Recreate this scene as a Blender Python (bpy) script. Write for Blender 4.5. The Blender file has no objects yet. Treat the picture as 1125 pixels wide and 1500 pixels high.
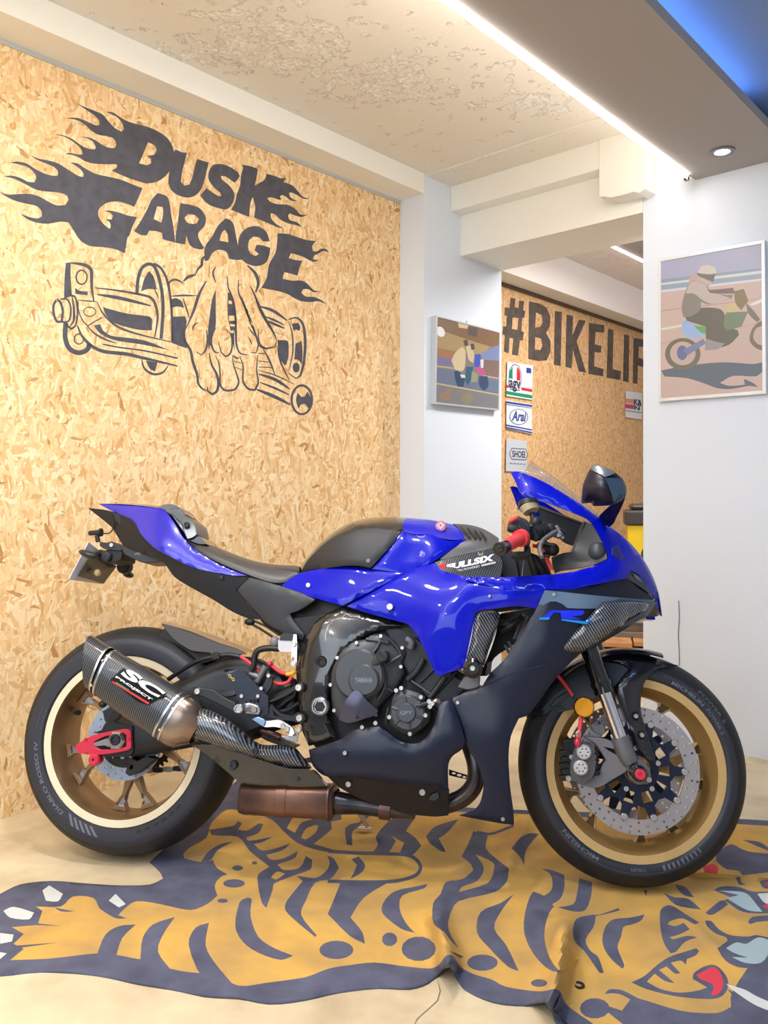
import bpy, math, random
import numpy as np
from mathutils import Vector, Matrix
from mathutils.geometry import delaunay_2d_cdt
random.seed(7)
S=bpy.context.scene
COL=S.collection
# ---------------------------------------------------------------- camera
FPX,HZ,CX,CH=1210.0,725.0,562.5,1.03
cd=bpy.data.cameras.new('camera'); cam=bpy.data.objects.new('camera',cd); COL.objects.link(cam)
cam.location=(0,0,CH); cam.rotation_euler=(math.pi/2,0,0)
cd.sensor_fit='VERTICAL'; cd.sensor_height=36; cd.lens=36*FPX/1500; cd.shift_y=-(750-HZ)/1500
cd.clip_start=.05; S.camera=cam
# ---------------------------------------------------------------- world, lights, exposure
w=bpy.data.worlds.new('world'); S.world=w; w.use_nodes=True
w.node_tree.nodes['Background'].inputs[0].default_value=(.80,.88,1,1)
w.node_tree.nodes['Background'].inputs[1].default_value=.12
S.view_settings.view_transform='Standard'; S.view_settings.look='None'; S.view_settings.gamma=1
S.view_settings.use_curve_mapping=False; S.view_settings.exposure=0.95
# room axes: A runs along the board wall away from the camera, B runs across towards the right
ang=math.radians(41.8); A=Vector((math.sin(ang),math.cos(ang),0)); B=Vector((math.cos(ang),-math.sin(ang),0))
Q=Vector((.192,3.970,0))
def room(a,b,z=0): return Q+A*a+B*b+Vector((0,0,z))
def lamp(name,loc,power,size,col=(1,1,1),target=None,shape='DISK',sy=None):
    l=bpy.data.lights.new(name,'AREA'); l.energy=power; l.shape=shape; l.size=size; l.color=col
    if sy: l.size_y=sy
    o=bpy.data.objects.new(name,l); COL.objects.link(o); o.location=loc
    if target is not None: o.rotation_euler=(Vector(target)-Vector(loc)).to_track_quat('-Z','Y').to_euler()
    return o
for i,(a,b) in enumerate([(-1.2,1.0),(-2.4,.7),(-3.6,.7),(-2.2,1.35),(-3.2,1.38),(-4.2,1.38),(-1.9,2.9),(-3.0,2.9),(-4.1,2.9),(-3.6,2.1)]):
    p=room(a,b,2.54 if not 1.2<b<1.6 else 2.30)
    lamp('ceiling_lamp',p,5.2 if b<1.2 else 7.4,.11,(1,.955,.89) if b<1.1 else (1,.985,.97),p-Vector((0,0,1)))
p=room(-4.8,2.0,1.9)
lamp('shop_front_daylight',p,26,2.6,(.80,.90,1),room(0,1.0,.9),'RECTANGLE',1.6)
lamp('blue_fill',room(-2.3,2.3,2.45),7,.9,(.35,.55,1),room(-1.2,1.2,.7),'RECTANGLE',.12)  # added blue fill out of view, tints the motorcycle and white walls
p=room(.9,1.0,2.38)
lamp('back_room_lamp',p,18,.5,(1,.95,.88),p-Vector((0,0,1)))

# ---------------------------------------------------------------- pixel frames -> metres (each point gets its own real depth)
FR={'px':(0,0,1),'L1':(0,140,5.625),'L2':(160,160,5.625),'L3':(300,220,5.625),'L4':(60,370,5.625),'L5':(220,360,6.25),'L6':(320,380,6.25),
'R1':(0,1160,2.009),'R2':(240,1160,4.327),'R3':(480,1160,3.75),'R4':(740,1180,4.327),'R5':(925,1180,4.69),'R0':(500,1160,1.8),
'T5':(80,700,2.96),'T6':(420,720,2.96),'T7':(700,640,3.516),'T8':(20,900,3.309),'E1':(330,900,2.885),'E2':(640,900,4.327),'E3':(740,930,3.04),
'E7':(240,880,4.6875),'E8':(460,900,5.114),'H7':(720,720,8.036),'G8':(100,730,8.036),'P1':(930,340,5.77),'P2':(610,440,5.77),'B6':(720,370,4.6875),'J4':(640,160,3.516),'W6':(840,700,5.357)}
def F(k,pts):
    ox,oy,s=FR[k]; return [(ox+p[0]/s,oy+p[1]/s)+tuple(p[2:]) for p in pts]
def ray(px,py): return Vector(((px-CX)/FPX,1,-(py-HZ)/FPX))
CAMV=Vector((0,0,CH))
def on_plane(px,py,p0,n):
    d=ray(px,py); t=(p0-CAMV).dot(n)/d.dot(n); return CAMV+d*t
def on_floor(px,py,h=0): return on_plane(px,py,Vector((0,0,h)),Vector((0,0,1)))
BM=Matrix.Translation((-.042,2.255,.0065))@Matrix.Rotation(-.139,4,'Z')@Matrix.Rotation(-.197,4,'X')
BI=BM.inverted(); BO=BI@CAMV; BR=BI.to_3x3()
def U(px,py,w):            # motorcycle-local point at lateral offset w towards the viewer
    d=BR@ray(px,py); t=(-w-BO.y)/d.y; return BO+d*t
# ---------------------------------------------------------------- materials
MATS={}
def srgb(c):
    return tuple(((x/255)/12.92 if x/255<=.04045 else ((x/255+.055)/1.055)**2.4) for x in c)+(1,)
def mat(name,c,rough=.5,metal=0,coat=0,emit=None,es=1,bump=0,bscale=60,noise=0,nscale=8,spec=.5,trans=0,alpha=1,c2=None):
    if name in MATS: return MATS[name]
    m=bpy.data.materials.new(name); m.use_nodes=True; nt=m.node_tree; b=nt.nodes['Principled BSDF']
    b.inputs['Base Color'].default_value=srgb(c); b.inputs['Roughness'].default_value=rough; b.inputs['Metallic'].default_value=metal
    b.inputs['Coat Weight'].default_value=coat; b.inputs['Coat Roughness'].default_value=.04; b.inputs['Specular IOR Level'].default_value=spec
    b.inputs['Transmission Weight'].default_value=trans; b.inputs['Alpha'].default_value=alpha
    if emit: b.inputs['Emission Color'].default_value=srgb(emit); b.inputs['Emission Strength'].default_value=es
    if noise or bump:
        tc=nt.nodes.new('ShaderNodeTexCoord'); n=nt.nodes.new('ShaderNodeTexNoise'); n.inputs['Scale'].default_value=nscale if noise else bscale
        n.inputs['Detail'].default_value=6; nt.links.new(tc.outputs['Object'],n.inputs['Vector'])
        if noise:
            r=nt.nodes.new('ShaderNodeValToRGB'); r.color_ramp.elements[0].position=.3; r.color_ramp.elements[1].position=.7
            a=srgb(c); bb=srgb(c2) if c2 else tuple(x*(1-noise) for x in a[:3])+(1,)
            r.color_ramp.elements[0].color=bb; r.color_ramp.elements[1].color=a
            nt.links.new(n.outputs['Fac'],r.inputs['Fac']); nt.links.new(r.outputs[0],b.inputs['Base Color'])
        if bump:
            n2=nt.nodes.new('ShaderNodeTexNoise'); n2.inputs['Scale'].default_value=bscale; nt.links.new(tc.outputs['Object'],n2.inputs['Vector'])
            bp=nt.nodes.new('ShaderNodeBump'); bp.inputs['Strength'].default_value=bump; bp.inputs['Distance'].default_value=.004
            nt.links.new(n2.outputs['Fac'],bp.inputs['Height']); nt.links.new(bp.outputs[0],b.inputs['Normal'])
    MATS[name]=m; return m
class NT:
    def __init__(s,m): s.t=m.node_tree
    def n(s,k,**kw):
        o=s.t.nodes.new('ShaderNode'+k)
        for a,v in kw.items():
            if a.startswith('i_'): o.inputs[int(a[2:])].default_value=v
            else: setattr(o,a,v)
        return o
    def l(s,a,b): s.t.links.new(a,b)
def osb_material(name,uaxis,cols,scale=1.0,sat=1):
    m=bpy.data.materials.new(name); m.use_nodes=True; T=NT(m); bs=m.node_tree.nodes['Principled BSDF']
    tc=T.n('TexCoord'); 
    du=T.n('VectorMath',operation='DOT_PRODUCT'); T.l(tc.outputs['Object'],du.inputs[0]); du.inputs[1].default_value=uaxis
    sp=T.n('SeparateXYZ'); T.l(tc.outputs['Object'],sp.inputs[0])
    uv=T.n('CombineXYZ'); T.l(du.outputs['Value'],uv.inputs[0]); T.l(sp.outputs[2],uv.inputs[1])
    nz=T.n('TexNoise'); nz.inputs['Scale'].default_value=14; nz.inputs['Detail'].default_value=3; T.l(uv.outputs[0],nz.inputs['Vector'])
    sb=T.n('VectorMath',operation='SUBTRACT'); T.l(nz.outputs['Color'],sb.inputs[0]); sb.inputs[1].default_value=(.5,.5,.5)
    sc=T.n('VectorMath',operation='SCALE'); T.l(sb.outputs[0],sc.inputs[0]); sc.inputs['Scale'].default_value=.035
    ad=T.n('VectorMath',operation='ADD'); T.l(uv.outputs[0],ad.inputs[0]); T.l(sc.outputs[0],ad.inputs[1])
    best=None
    for i,(rot,sx,sy) in enumerate([(8,62,11),(-14,84,16),(24,74,17),(-32,72,18),(58,60,22),(92,60,24),(-62,96,34),(-4,115,24)]):
        mp=T.n('Mapping'); T.l(ad.outputs[0],mp.inputs[0]); mp.vector_type='TEXTURE'
        mp.inputs['Rotation'].default_value=(0,0,math.radians(rot)); mp.inputs['Location'].default_value=(i*3.17,i*1.71,0)
        mp.inputs['Scale'].default_value=(1/(sx*scale),1/(sy*scale),1)
        v=T.n('TexVoronoi',voronoi_dimensions='2D'); v.inputs['Scale'].default_value=1; T.l(mp.outputs[0],v.inputs['Vector'])
        s=T.n('SeparateColor'); T.l(v.outputs['Color'],s.inputs[0])
        if best is None: best=(s.outputs[0],s.outputs[1])
        else:
            g=T.n('Math',operation='GREATER_THAN'); T.l(s.outputs[0],g.inputs[0]); T.l(best[0],g.inputs[1])
            mx=T.n('Math',operation='MAXIMUM'); T.l(s.outputs[0],mx.inputs[0]); T.l(best[0],mx.inputs[1])
            mi=T.n('Mix'); T.l(g.outputs[0],mi.inputs[0]); T.l(best[1],mi.inputs[2]); T.l(s.outputs[1],mi.inputs[3])
            best=(mx.outputs[0],mi.outputs[0])
    r=T.n('ValToRGB'); T.l(best[1],r.inputs[0]); e=r.color_ramp.elements
    pos=[0,.035,.12,.35,.55,.75,.92,1]
    while len(e)<len(cols): e.new(.5)
    for k,c in enumerate(cols): e[k].position=pos[k]; e[k].color=srgb(c)
    # grain inside the strands
    gr=T.n('Mapping'); T.l(ad.outputs[0],gr.inputs[0]); gr.inputs['Scale'].default_value=(150,22,1)
    gn=T.n('TexNoise'); gn.inputs['Scale'].default_value=1; gn.inputs['Detail'].default_value=4; T.l(gr.outputs[0],gn.inputs['Vector'])
    gm=T.n('MapRange'); T.l(gn.outputs['Fac'],gm.inputs[0]); gm.inputs[1].default_value=.3;gm.inputs[2].default_value=.7; gm.inputs[3].default_value=.90; gm.inputs[4].default_value=1.05
    mul=T.n('VectorMath',operation='SCALE'); T.l(r.outputs[0],mul.inputs[0]); T.l(gm.outputs[0],mul.inputs['Scale'])
    T.l(mul.outputs[0],bs.inputs['Base Color']); bs.inputs['Roughness'].default_value=.62
    bp=T.n('Bump'); bp.inputs['Strength'].default_value=.18; bp.inputs['Distance'].default_value=.001; T.l(best[0],bp.inputs['Height']); T.l(bp.outputs[0],bs.inputs['Normal'])
    return m
def carbon_material(name,scale=230,dark=(22,23,26),light=(105,108,112),rough=.25,coat=1,ang=.9):
    m=bpy.data.materials.new(name); m.use_nodes=True; T=NT(m); bs=m.node_tree.nodes['Principled BSDF']
    tc=T.n('TexCoord'); mp=T.n('Mapping'); T.l(tc.outputs['Object'],mp.inputs[0]); mp.inputs['Rotation'].default_value=(0,ang,0)
    wv=T.n('TexWave',wave_type='BANDS',bands_direction='X',wave_profile='SIN'); wv.inputs['Scale'].default_value=scale/6.28; T.l(mp.outputs[0],wv.inputs['Vector'])
    w2=T.n('TexWave',wave_type='BANDS',bands_direction='Z',wave_profile='SIN'); w2.inputs['Scale'].default_value=scale/9; T.l(mp.outputs[0],w2.inputs['Vector'])
    mm=T.n('Math',operation='MULTIPLY'); T.l(w2.outputs['Fac'],mm.inputs[0]); mm.inputs[1].default_value=.08
    a=T.n('Math',operation='ADD',use_clamp=True); T.l(wv.outputs['Fac'],a.inputs[0]); T.l(mm.outputs[0],a.inputs[1])
    r=T.n('ValToRGB'); r.color_ramp.elements[0].position=.3; r.color_ramp.elements[1].position=.95; r.color_ramp.elements[0].color=srgb(dark); r.color_ramp.elements[1].color=srgb(light)
    T.l(a.outputs[0],r.inputs[0]); T.l(r.outputs[0],bs.inputs['Base Color']); bs.inputs['Roughness'].default_value=rough; bs.inputs['Coat Weight'].default_value=coat; bs.inputs['Coat Roughness'].default_value=.05
    bs.inputs['Metallic'].default_value=.3
    MATS[name]=m; return m
M=mat
OSB1=osb_material('osb_board',tuple(A),[(192,138,84),(218,168,108),(230,186,128),(238,198,144),(244,208,156),(248,218,170),(252,230,190),(236,188,122)],1.12)
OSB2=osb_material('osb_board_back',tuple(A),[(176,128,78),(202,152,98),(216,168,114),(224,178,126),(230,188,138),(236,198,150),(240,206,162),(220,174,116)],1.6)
def plaster(name,c,bump=.15,patch=False):
    m=bpy.data.materials.new(name); m.use_nodes=True; T=NT(m); bs=m.node_tree.nodes['Principled BSDF']
    bs.inputs['Base Color'].default_value=srgb(c); bs.inputs['Roughness'].default_value=.75
    if patch: PT=T
    tc=T.n('TexCoord'); n=T.n('TexNoise'); n.inputs['Scale'].default_value=35; n.inputs['Detail'].default_value=8; T.l(tc.outputs['Object'],n.inputs['Vector'])
    h=n.outputs['Fac']
    if patch:
        big=T.n('TexNoise'); big.inputs['Scale'].default_value=1.5; big.inputs['Detail'].default_value=2; T.l(tc.outputs['Object'],big.inputs['Vector'])
        mr=T.n('MapRange'); T.l(big.outputs['Fac'],mr.inputs[0]); mr.inputs[1].default_value=.50; mr.inputs[2].default_value=.62; mr.inputs[3].default_value=0; mr.inputs[4].default_value=.16
        f=T.n('TexNoise'); f.inputs['Scale'].default_value=16; f.inputs['Detail'].default_value=10; f.inputs['Roughness'].default_value=.6; T.l(tc.outputs['Object'],f.inputs['Vector'])
        ad=T.n('Math',operation='ADD'); T.l(f.outputs['Fac'],ad.inputs[0]); T.l(mr.outputs[0],ad.inputs[1])
        st=T.n('MapRange'); T.l(ad.outputs[0],st.inputs[0]); st.inputs[1].default_value=.625; st.inputs[2].default_value=.645
        n3=T.n('TexNoise'); n3.inputs['Scale'].default_value=70; n3.inputs['Detail'].default_value=4; T.l(tc.outputs['Object'],n3.inputs['Vector'])
        mu=T.n('Math',operation='MULTIPLY'); T.l(st.outputs[0],mu.inputs[0]); T.l(n3.outputs['Fac'],mu.inputs[1])
        m2=T.n('Math',operation='MULTIPLY'); T.l(mu.outputs[0],m2.inputs[0]); m2.inputs[1].default_value=-2.0
        a2=T.n('Math',operation='ADD'); T.l(m2.outputs[0],a2.inputs[0])
        m3=T.n('Math',operation='MULTIPLY'); T.l(n.outputs['Fac'],m3.inputs[0]); m3.inputs[1].default_value=.25; T.l(m3.outputs[0],a2.inputs[1]); h=a2.outputs[0]; bump=.8
        n4=T.n('MapRange'); T.l(n3.outputs['Fac'],n4.inputs[0]); n4.inputs[1].default_value=.35; n4.inputs[2].default_value=.65; n4.inputs[3].default_value=-.35; n4.inputs[4].default_value=1
        m5=T.n('Math',operation='MULTIPLY',use_clamp=True); T.l(st.outputs[0],m5.inputs[0]); T.l(n4.outputs[0],m5.inputs[1])
        cm=T.n('Mix',data_type='RGBA'); T.l(m5.outputs[0],cm.inputs[0]); cm.inputs[6].default_value=srgb(c); cm.inputs[7].default_value=srgb((255,252,245)); T.l(cm.outputs[2],bs.inputs['Base Color'])
    bp=T.n('Bump'); bp.inputs['Strength'].default_value=bump; bp.inputs['Distance'].default_value=.006; T.l(h,bp.inputs['Height']); T.l(bp.outputs[0],bs.inputs['Normal'])
    return m
WHITE=plaster('white_plaster',(226,235,248)); WARM=plaster('cream_plaster',(244,243,236)); CEIL=plaster('old_ceiling_plaster',(234,229,218),patch=True)
SOFF=plaster('grey_soffit_paint',(170,165,162))
def floor_mat():
    m=bpy.data.materials.new('polished_concrete'); m.use_nodes=True; T=NT(m); bs=m.node_tree.nodes['Principled BSDF']
    tc=T.n('TexCoord'); n=T.n('TexNoise'); n.inputs['Scale'].default_value=1.6; n.inputs['Detail'].default_value=9; n.inputs['Roughness'].default_value=.62; T.l(tc.outputs['Object'],n.inputs['Vector'])
    r=T.n('ValToRGB'); e=r.color_ramp.elements; e[0].position=.33; e[0].color=srgb((186,164,132)); e[1].position=.62; e[1].color=srgb((228,212,178)); T.l(n.outputs['Fac'],r.inputs[0])
    n2=T.n('TexNoise'); n2.inputs['Scale'].default_value=7; n2.inputs['Detail'].default_value=8; T.l(tc.outputs['Object'],n2.inputs['Vector'])
    r2=T.n('ValToRGB'); e=r2.color_ramp.elements; e[0].position=.3; e[0].color=(.78,.76,.73,1); e[1].position=.5; e[1].color=(1,1,1,1); T.l(n2.outputs['Fac'],r2.inputs[0])
    mx=T.n('Mix',data_type='RGBA',blend_type='MULTIPLY'); mx.inputs[0].default_value=.8; T.l(r.outputs[0],mx.inputs[6]); T.l(r2.outputs[0],mx.inputs[7]); T.l(mx.outputs[2],bs.inputs['Base Color'])
    bs.inputs['Roughness'].default_value=.38
    bp=T.n('Bump'); bp.inputs['Strength'].default_value=.12; bp.inputs['Distance'].default_value=.003; T.l(n2.outputs['Fac'],bp.inputs['Height']); T.l(bp.outputs[0],bs.inputs['Normal'])
    return m
CONC=floor_mat()
BLUE=M('blue_paint',(0,14,182),rough=.3,metal=.0,coat=.55,spec=.12)
SKY=M('light_blue_decal',(20,130,215),rough=.3)
BLACKM=M('matte_black_plastic',(18,21,29),rough=.4,spec=.45,bump=.02,bscale=400)
BLACKF=M('matte_black_fairing',(12,21,46),rough=.33,metal=0,spec=.42)
SHEENF=M('fairing_sheen_tone',(112,138,166),rough=.3,metal=.4)  # sheen of the matte black fairing, put into a paler colour
BLACKG=M('gloss_black',(8,9,12),rough=.12,coat=.6)
DARK=M('dark_engine_metal',(44,47,52),rough=.45,metal=.35)
DEEP=M('deep_black_metal',(14,15,18),rough=.55)
ENG=M('engine_cover_grey',(74,78,84),rough=.42,metal=.45,bump=.03,bscale=300)
RUB=M('tyre_rubber',(40,44,56),rough=.52,bump=.03,bscale=90)
TREAD=M('tyre_tread',(24,26,31),rough=.62)
LETTER=M('tyre_lettering_grey',(104,108,120),rough=.55)
STEEL=M('brushed_steel',(190,190,195),rough=.25,metal=.9)
BOLTM=M('zinc_bolt',(200,196,188),rough=.3,metal=.8)
CHROME=M('chrome_tube',(215,215,225),rough=.1,metal=1)
CAST=M('grey_casting',(112,112,118),rough=.45,metal=.5)
GOLD=M('gold_rim_paint',(186,150,92),rough=.33,metal=.55)
GOLDL=M('gold_rim_lip',(208,176,120),rough=.3,metal=.35)
GOLDR=M('bronze_rim_barrel',(150,122,90),rough=.33,metal=.6)
CREAM=M('cream_rim_lip',(236,226,196),rough=.32,metal=.15)
RED=M('red_grip',(225,60,68),rough=.5); PINK=M('red_anodised',(222,60,88),rough=.3,metal=.35)
YEL=M('amber_reflector',(225,150,20),rough=.2,coat=.6); YELW=M('yellow_wire',(225,175,40),rough=.4)
DISCM=M('brake_disc_steel',(178,176,182),rough=.3,metal=.75); DISCB=M('rear_disc_steel',(165,185,215),rough=.3,metal=.6)
RUST=M('heat_stained_steel',(120,86,70),rough=.38,metal=.6,noise=1,nscale=9,c2=(62,50,52))
HEAD=M('exhaust_header',(92,82,80),rough=.3,metal=.8,noise=1,nscale=14,c2=(55,58,66))
WPAINT=M('white_print',(245,245,245),rough=.4); RPAINT=M('red_print',(205,40,45),rough=.4)
SEATM=M('seat_vinyl',(70,68,68),rough=.38,bump=.05,bscale=500)
CARB=carbon_material('gloss_carbon',430,(20,21,23),(54,54,56),.22,1,.6)
CARBM=carbon_material('satin_carbon',330,(34,36,40),(88,92,98),.35,.3,-.35)
CARBS=carbon_material('winglet_carbon',300,(30,32,38),(118,120,128),.25,1,.55)
CARBD=carbon_material('dark_carbon',400,(14,15,18),(52,52,56),.25,1,.2)
GRIPM=carbon_material('tank_grip_mesh',500,(20,21,24),(70,72,76),.5,0,1.55)
GLASS=M('smoked_screen',(150,145,145),rough=.12,trans=.0,alpha=.38,coat=0)
PAINT=M('black_wall_paint',(84,84,95),rough=.6,noise=.35,nscale=30)
PAINT2=M('faded_black_paint',(72,66,64),rough=.65,noise=1,nscale=22,c2=(104,92,82))
# ---------------------------------------------------------------- object helpers
def tag(o,label=None,cat=None,group=None,kind=None):
    if label: o['label']=label
    if cat: o['category']=cat
    if group: o['group']=group
    if kind: o['kind']=kind
    return o
def mk(name,verts,faces,mats,parent=None,mi=None,smooth=False,bevel=0,bang=40,sub=0,ws=False):
    me=bpy.data.meshes.new(name); me.from_pydata([tuple(v) for v in verts],[],faces)
    for m in (mats if isinstance(mats,(list,tuple)) else [mats]): me.materials.append(m)
    if mi: me.polygons.foreach_set('material_index',mi)
    if smooth: me.polygons.foreach_set('use_smooth',[True]*len(faces))
    me.update(); me.validate()
    o=bpy.data.objects.new(name,me); COL.objects.link(o)
    if parent: o.parent=parent
    if bevel:
        b=o.modifiers.new('bevel','BEVEL'); b.width=bevel; b.segments=2; b.limit_method='ANGLE'; b.angle_limit=math.radians(bang); b.harden_normals=False
    if sub:
        s=o.modifiers.new('sub','SUBSURF'); s.levels=sub; s.render_levels=sub
    if smooth and not sub: set_auto(me,bang)
    return o
def set_auto(me,deg=40):
    try: me.set_sharp_from_angle(angle=math.radians(deg))
    except Exception: pass
def empty(name,loc=(0,0,0)):
    o=bpy.data.objects.new(name,None); COL.objects.link(o); o.location=loc; o.empty_display_size=.1; return o
def quad_box(name,c,m,parent=None,bevel=0):   # c: 8 corners, bottom 4 ccw, top 4 ccw
    return mk(name,c,[(3,2,1,0),(4,5,6,7),(0,1,5,4),(1,2,6,5),(2,3,7,6),(3,0,4,7)],m,parent,bevel=bevel)
def rbox(name,a0,a1,b0,b1,z0,z1,m,parent=None,bevel=0):   # box in room axes
    return quad_box(name,[room(a0,b0,z0),room(a1,b0,z0),room(a1,b1,z0),room(a0,b1,z0),room(a0,b0,z1),room(a1,b0,z1),room(a1,b1,z1),room(a0,b1,z1)],m,parent,bevel)
def curve_pts(pts,closed=True,n=5,ang=38):
    """Catmull-Rom through the points, corners sharper than ang stay corners"""
    P=[np.array(p[:2],float) for p in pts]; N=len(P); out=[]
    def corner(i):
        if not closed and i in (0,N-1): return True
        a=P[i]-P[i-1]; b=P[(i+1)%N]-P[i]; na,nb=np.linalg.norm(a),np.linalg.norm(b)
        if na<1e-9 or nb<1e-9: return True
        return np.dot(a,b)/(na*nb)<math.cos(math.radians(ang))
    cor=[corner(i) for i in range(N)]
    for i in range(N if closed else N-1):
        p1,p2=P[i],P[(i+1)%N]
        L=np.linalg.norm(p2-p1)
        p0=P[i-1] if not cor[i] else p1-(p2-p1)*.5; p3=P[(i+2)%N] if not cor[(i+1)%N] else p2+(p2-p1)*.5
        if cor[i] and cor[(i+1)%N]: out.append(tuple(p1)); continue
        # limit tangents to the segment length
        m1=(p2-p0)*.5; m2=(p3-p1)*.5
        for m_ in (m1,m2):
            l=np.linalg.norm(m_)
            if l>L and l>0: m_*=L/l
        for k in range(n):
            t=k/n; t2=t*t; t3=t2*t
            out.append(tuple((2*t3-3*t2+1)*p1+(t3-2*t2+t)*m1+(-2*t3+3*t2)*p2+(t3-t2)*m2))
    if not closed: out.append(tuple(P[-1]))
    return out
def ell(cx,cy,rx,ry,n=20,rot=0):
    c,s=math.cos(rot),math.sin(rot)
    return [(cx+rx*math.cos(a)*c-ry*math.sin(a)*s,cy+rx*math.cos(a)*s+ry*math.sin(a)*c) for a in [2*math.pi*i/n for i in range(n)]]
def ring_polys(cx,cy,rx,ry,wd,n=26): return ell(cx,cy,rx+wd/2,ry+wd/2,n),ell(cx,cy,rx-wd/2,ry-wd/2,n)
def stroke(pts,wd,taper=True):
    c=curve_pts(pts,False,5,70); c=[np.array(p) for p in c]; n=len(c); L=[];R=[]
    for i,p in enumerate(c):
        d=c[min(i+1,n-1)]-c[max(i-1,0)]; d=d/(np.linalg.norm(d)+1e-9); nn=np.array([-d[1],d[0]])
        t=i/(n-1); k=(.35+.65*math.sin(math.pi*min(max(t,.0),1))) if taper else 1
        h=(wd[0]+(wd[1]-wd[0])*t if isinstance(wd,tuple) else wd)*k/2
        L.append(tuple(p+nn*h)); R.append(tuple(p-nn*h))
    return L+R[::-1]
def inside(pts,poly):
    poly=np.asarray(poly); x,y=pts[:,0],pts[:,1]; r=np.zeros(len(pts),bool); j=len(poly)-1
    for i in range(len(poly)):
        xi,yi=poly[i]; xj,yj=poly[j]
        c=((yi>y)!=(yj>y)); 
        if yi!=yj: r^=c&(x<(xj-xi)*(y-yi)/(yj-yi)+xi)
        j=i
    return r
def cdt(polys,grid=0,pad=.35):
    """polys: list of closed 2D loops, first the outer. Returns pts, tris"""
    V=[];E=[]
    for P in polys:
        k=len(V); V+= [Vector(p[:2]) for p in P]; E+=[(k+i,k+(i+1)%len(P)) for i in range(len(P))]
    if grid:
        a=np.array(polys[0]); x0,y0=a[:,0].min(),a[:,1].min(); x1,y1=a[:,0].max(),a[:,1].max()
        nx,ny=int((x1-x0)/grid),int((y1-y0)/grid)
        g=np.array([(x0+grid*(i+.5+(j%2)*.5),y0+grid*(j+.5)) for i in range(nx+1) for j in range(ny+1)])
        if len(g):
            g=g[inside(g,a)]
            # drop points hugging an outline
            allp=np.concatenate([np.array([p[:2] for p in P]) for P in polys])
            if len(g):
                keep=np.ones(len(g),bool)
                for s in range(0,len(g),500):
                    d=np.sqrt(((g[s:s+500,None,:]-allp[None])**2).sum(-1)).min(1); keep[s:s+500]=d>grid*pad
                V+=[Vector(p) for p in g[keep]]
    r=delaunay_2d_cdt(V,E,[],0,1e-5)
    return np.array([tuple(v) for v in r[0]]),[tuple(f) for f in r[2]]
def flatprint(name,layers,fn,parent=None,grid=0,smooth=False):
    """layers: [(loop,material or None)], the first is the carrier; later loops override earlier. fn maps 2D to 3D"""
    pts,tris=cdt([l[0] for l in layers],grid)
    T=np.array(tris); cen=pts[T].mean(1); idx=np.full(len(T),-1)
    mats=[]; 
    for i,(P,m) in enumerate(layers):
        if m is not None and m not in mats: mats.append(m)
        ins=inside(cen,[p[:2] for p in P]); idx[ins]=-1 if m is None else mats.index(m)
    ok=idx>=0
    if layers[0][1] is not None: ok&=inside(cen,[p[:2] for p in layers[0][0]])
    T=T[ok]; idx=idx[ok]
    v=[fn(*p) for p in pts]
    used=sorted(set(T.flatten().tolist())); mp={u:i for i,u in enumerate(used)}
    fc=[]
    for t in T: fc.append(tuple(mp[int(q)] for q in t))
    v=[v[u] for u in used]
    # make every face look at the camera
    out=[]
    for f in fc:
        a,b,c=[Vector(v[i]) for i in f]; n=(b-a).cross(c-a)
        cc=CAMV if parent is None or parent.get('bike') is None else BO
        out.append(f if n.dot(cc-a)>0 else f[::-1])
    return mk(name,v,out,mats,parent,mi=idx.tolist(),smooth=smooth)
def tps(ctrl):
    """smooth interpolation of w over pixel positions"""
    P=np.array([c[:2] for c in ctrl],float); z=np.array([c[2] for c in ctrl],float)
    if len(P)<3 : 
        k=z.mean(); return lambda q: np.full(len(q),k)
    mu=P.mean(0); sc=P.std()+1e-6; X=(P-mu)/sc; n=len(X)
    d=np.sqrt(((X[:,None]-X[None])**2).sum(-1)); K=np.where(d>0,d*d*np.log(d+1e-12),0)+np.eye(n)*.025
    A_=np.zeros((n+3,n+3)); A_[:n,:n]=K; A_[:n,n]=1; A_[:n,n+1:]=X; A_[n,:n]=1; A_[n+1:,:n]=X.T
    s=np.linalg.lstsq(A_,np.concatenate([z,[0,0,0]]),rcond=None)[0]
    lo,hi=z.min()-.02,z.max()+.02
    def f(q):
        Y=(np.asarray(q)-mu)/sc; d=np.sqrt(((Y[:,None]-X[None])**2).sum(-1)); K=np.where(d>0,d*d*np.log(d+1e-12),0)
        return np.clip(K@s[:n]+s[n]+Y@s[n+1:],lo,hi)
    return f
BIKE=empty('motorcycle'); BIKE.matrix_world=BM; BIKE['bike']=1
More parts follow.
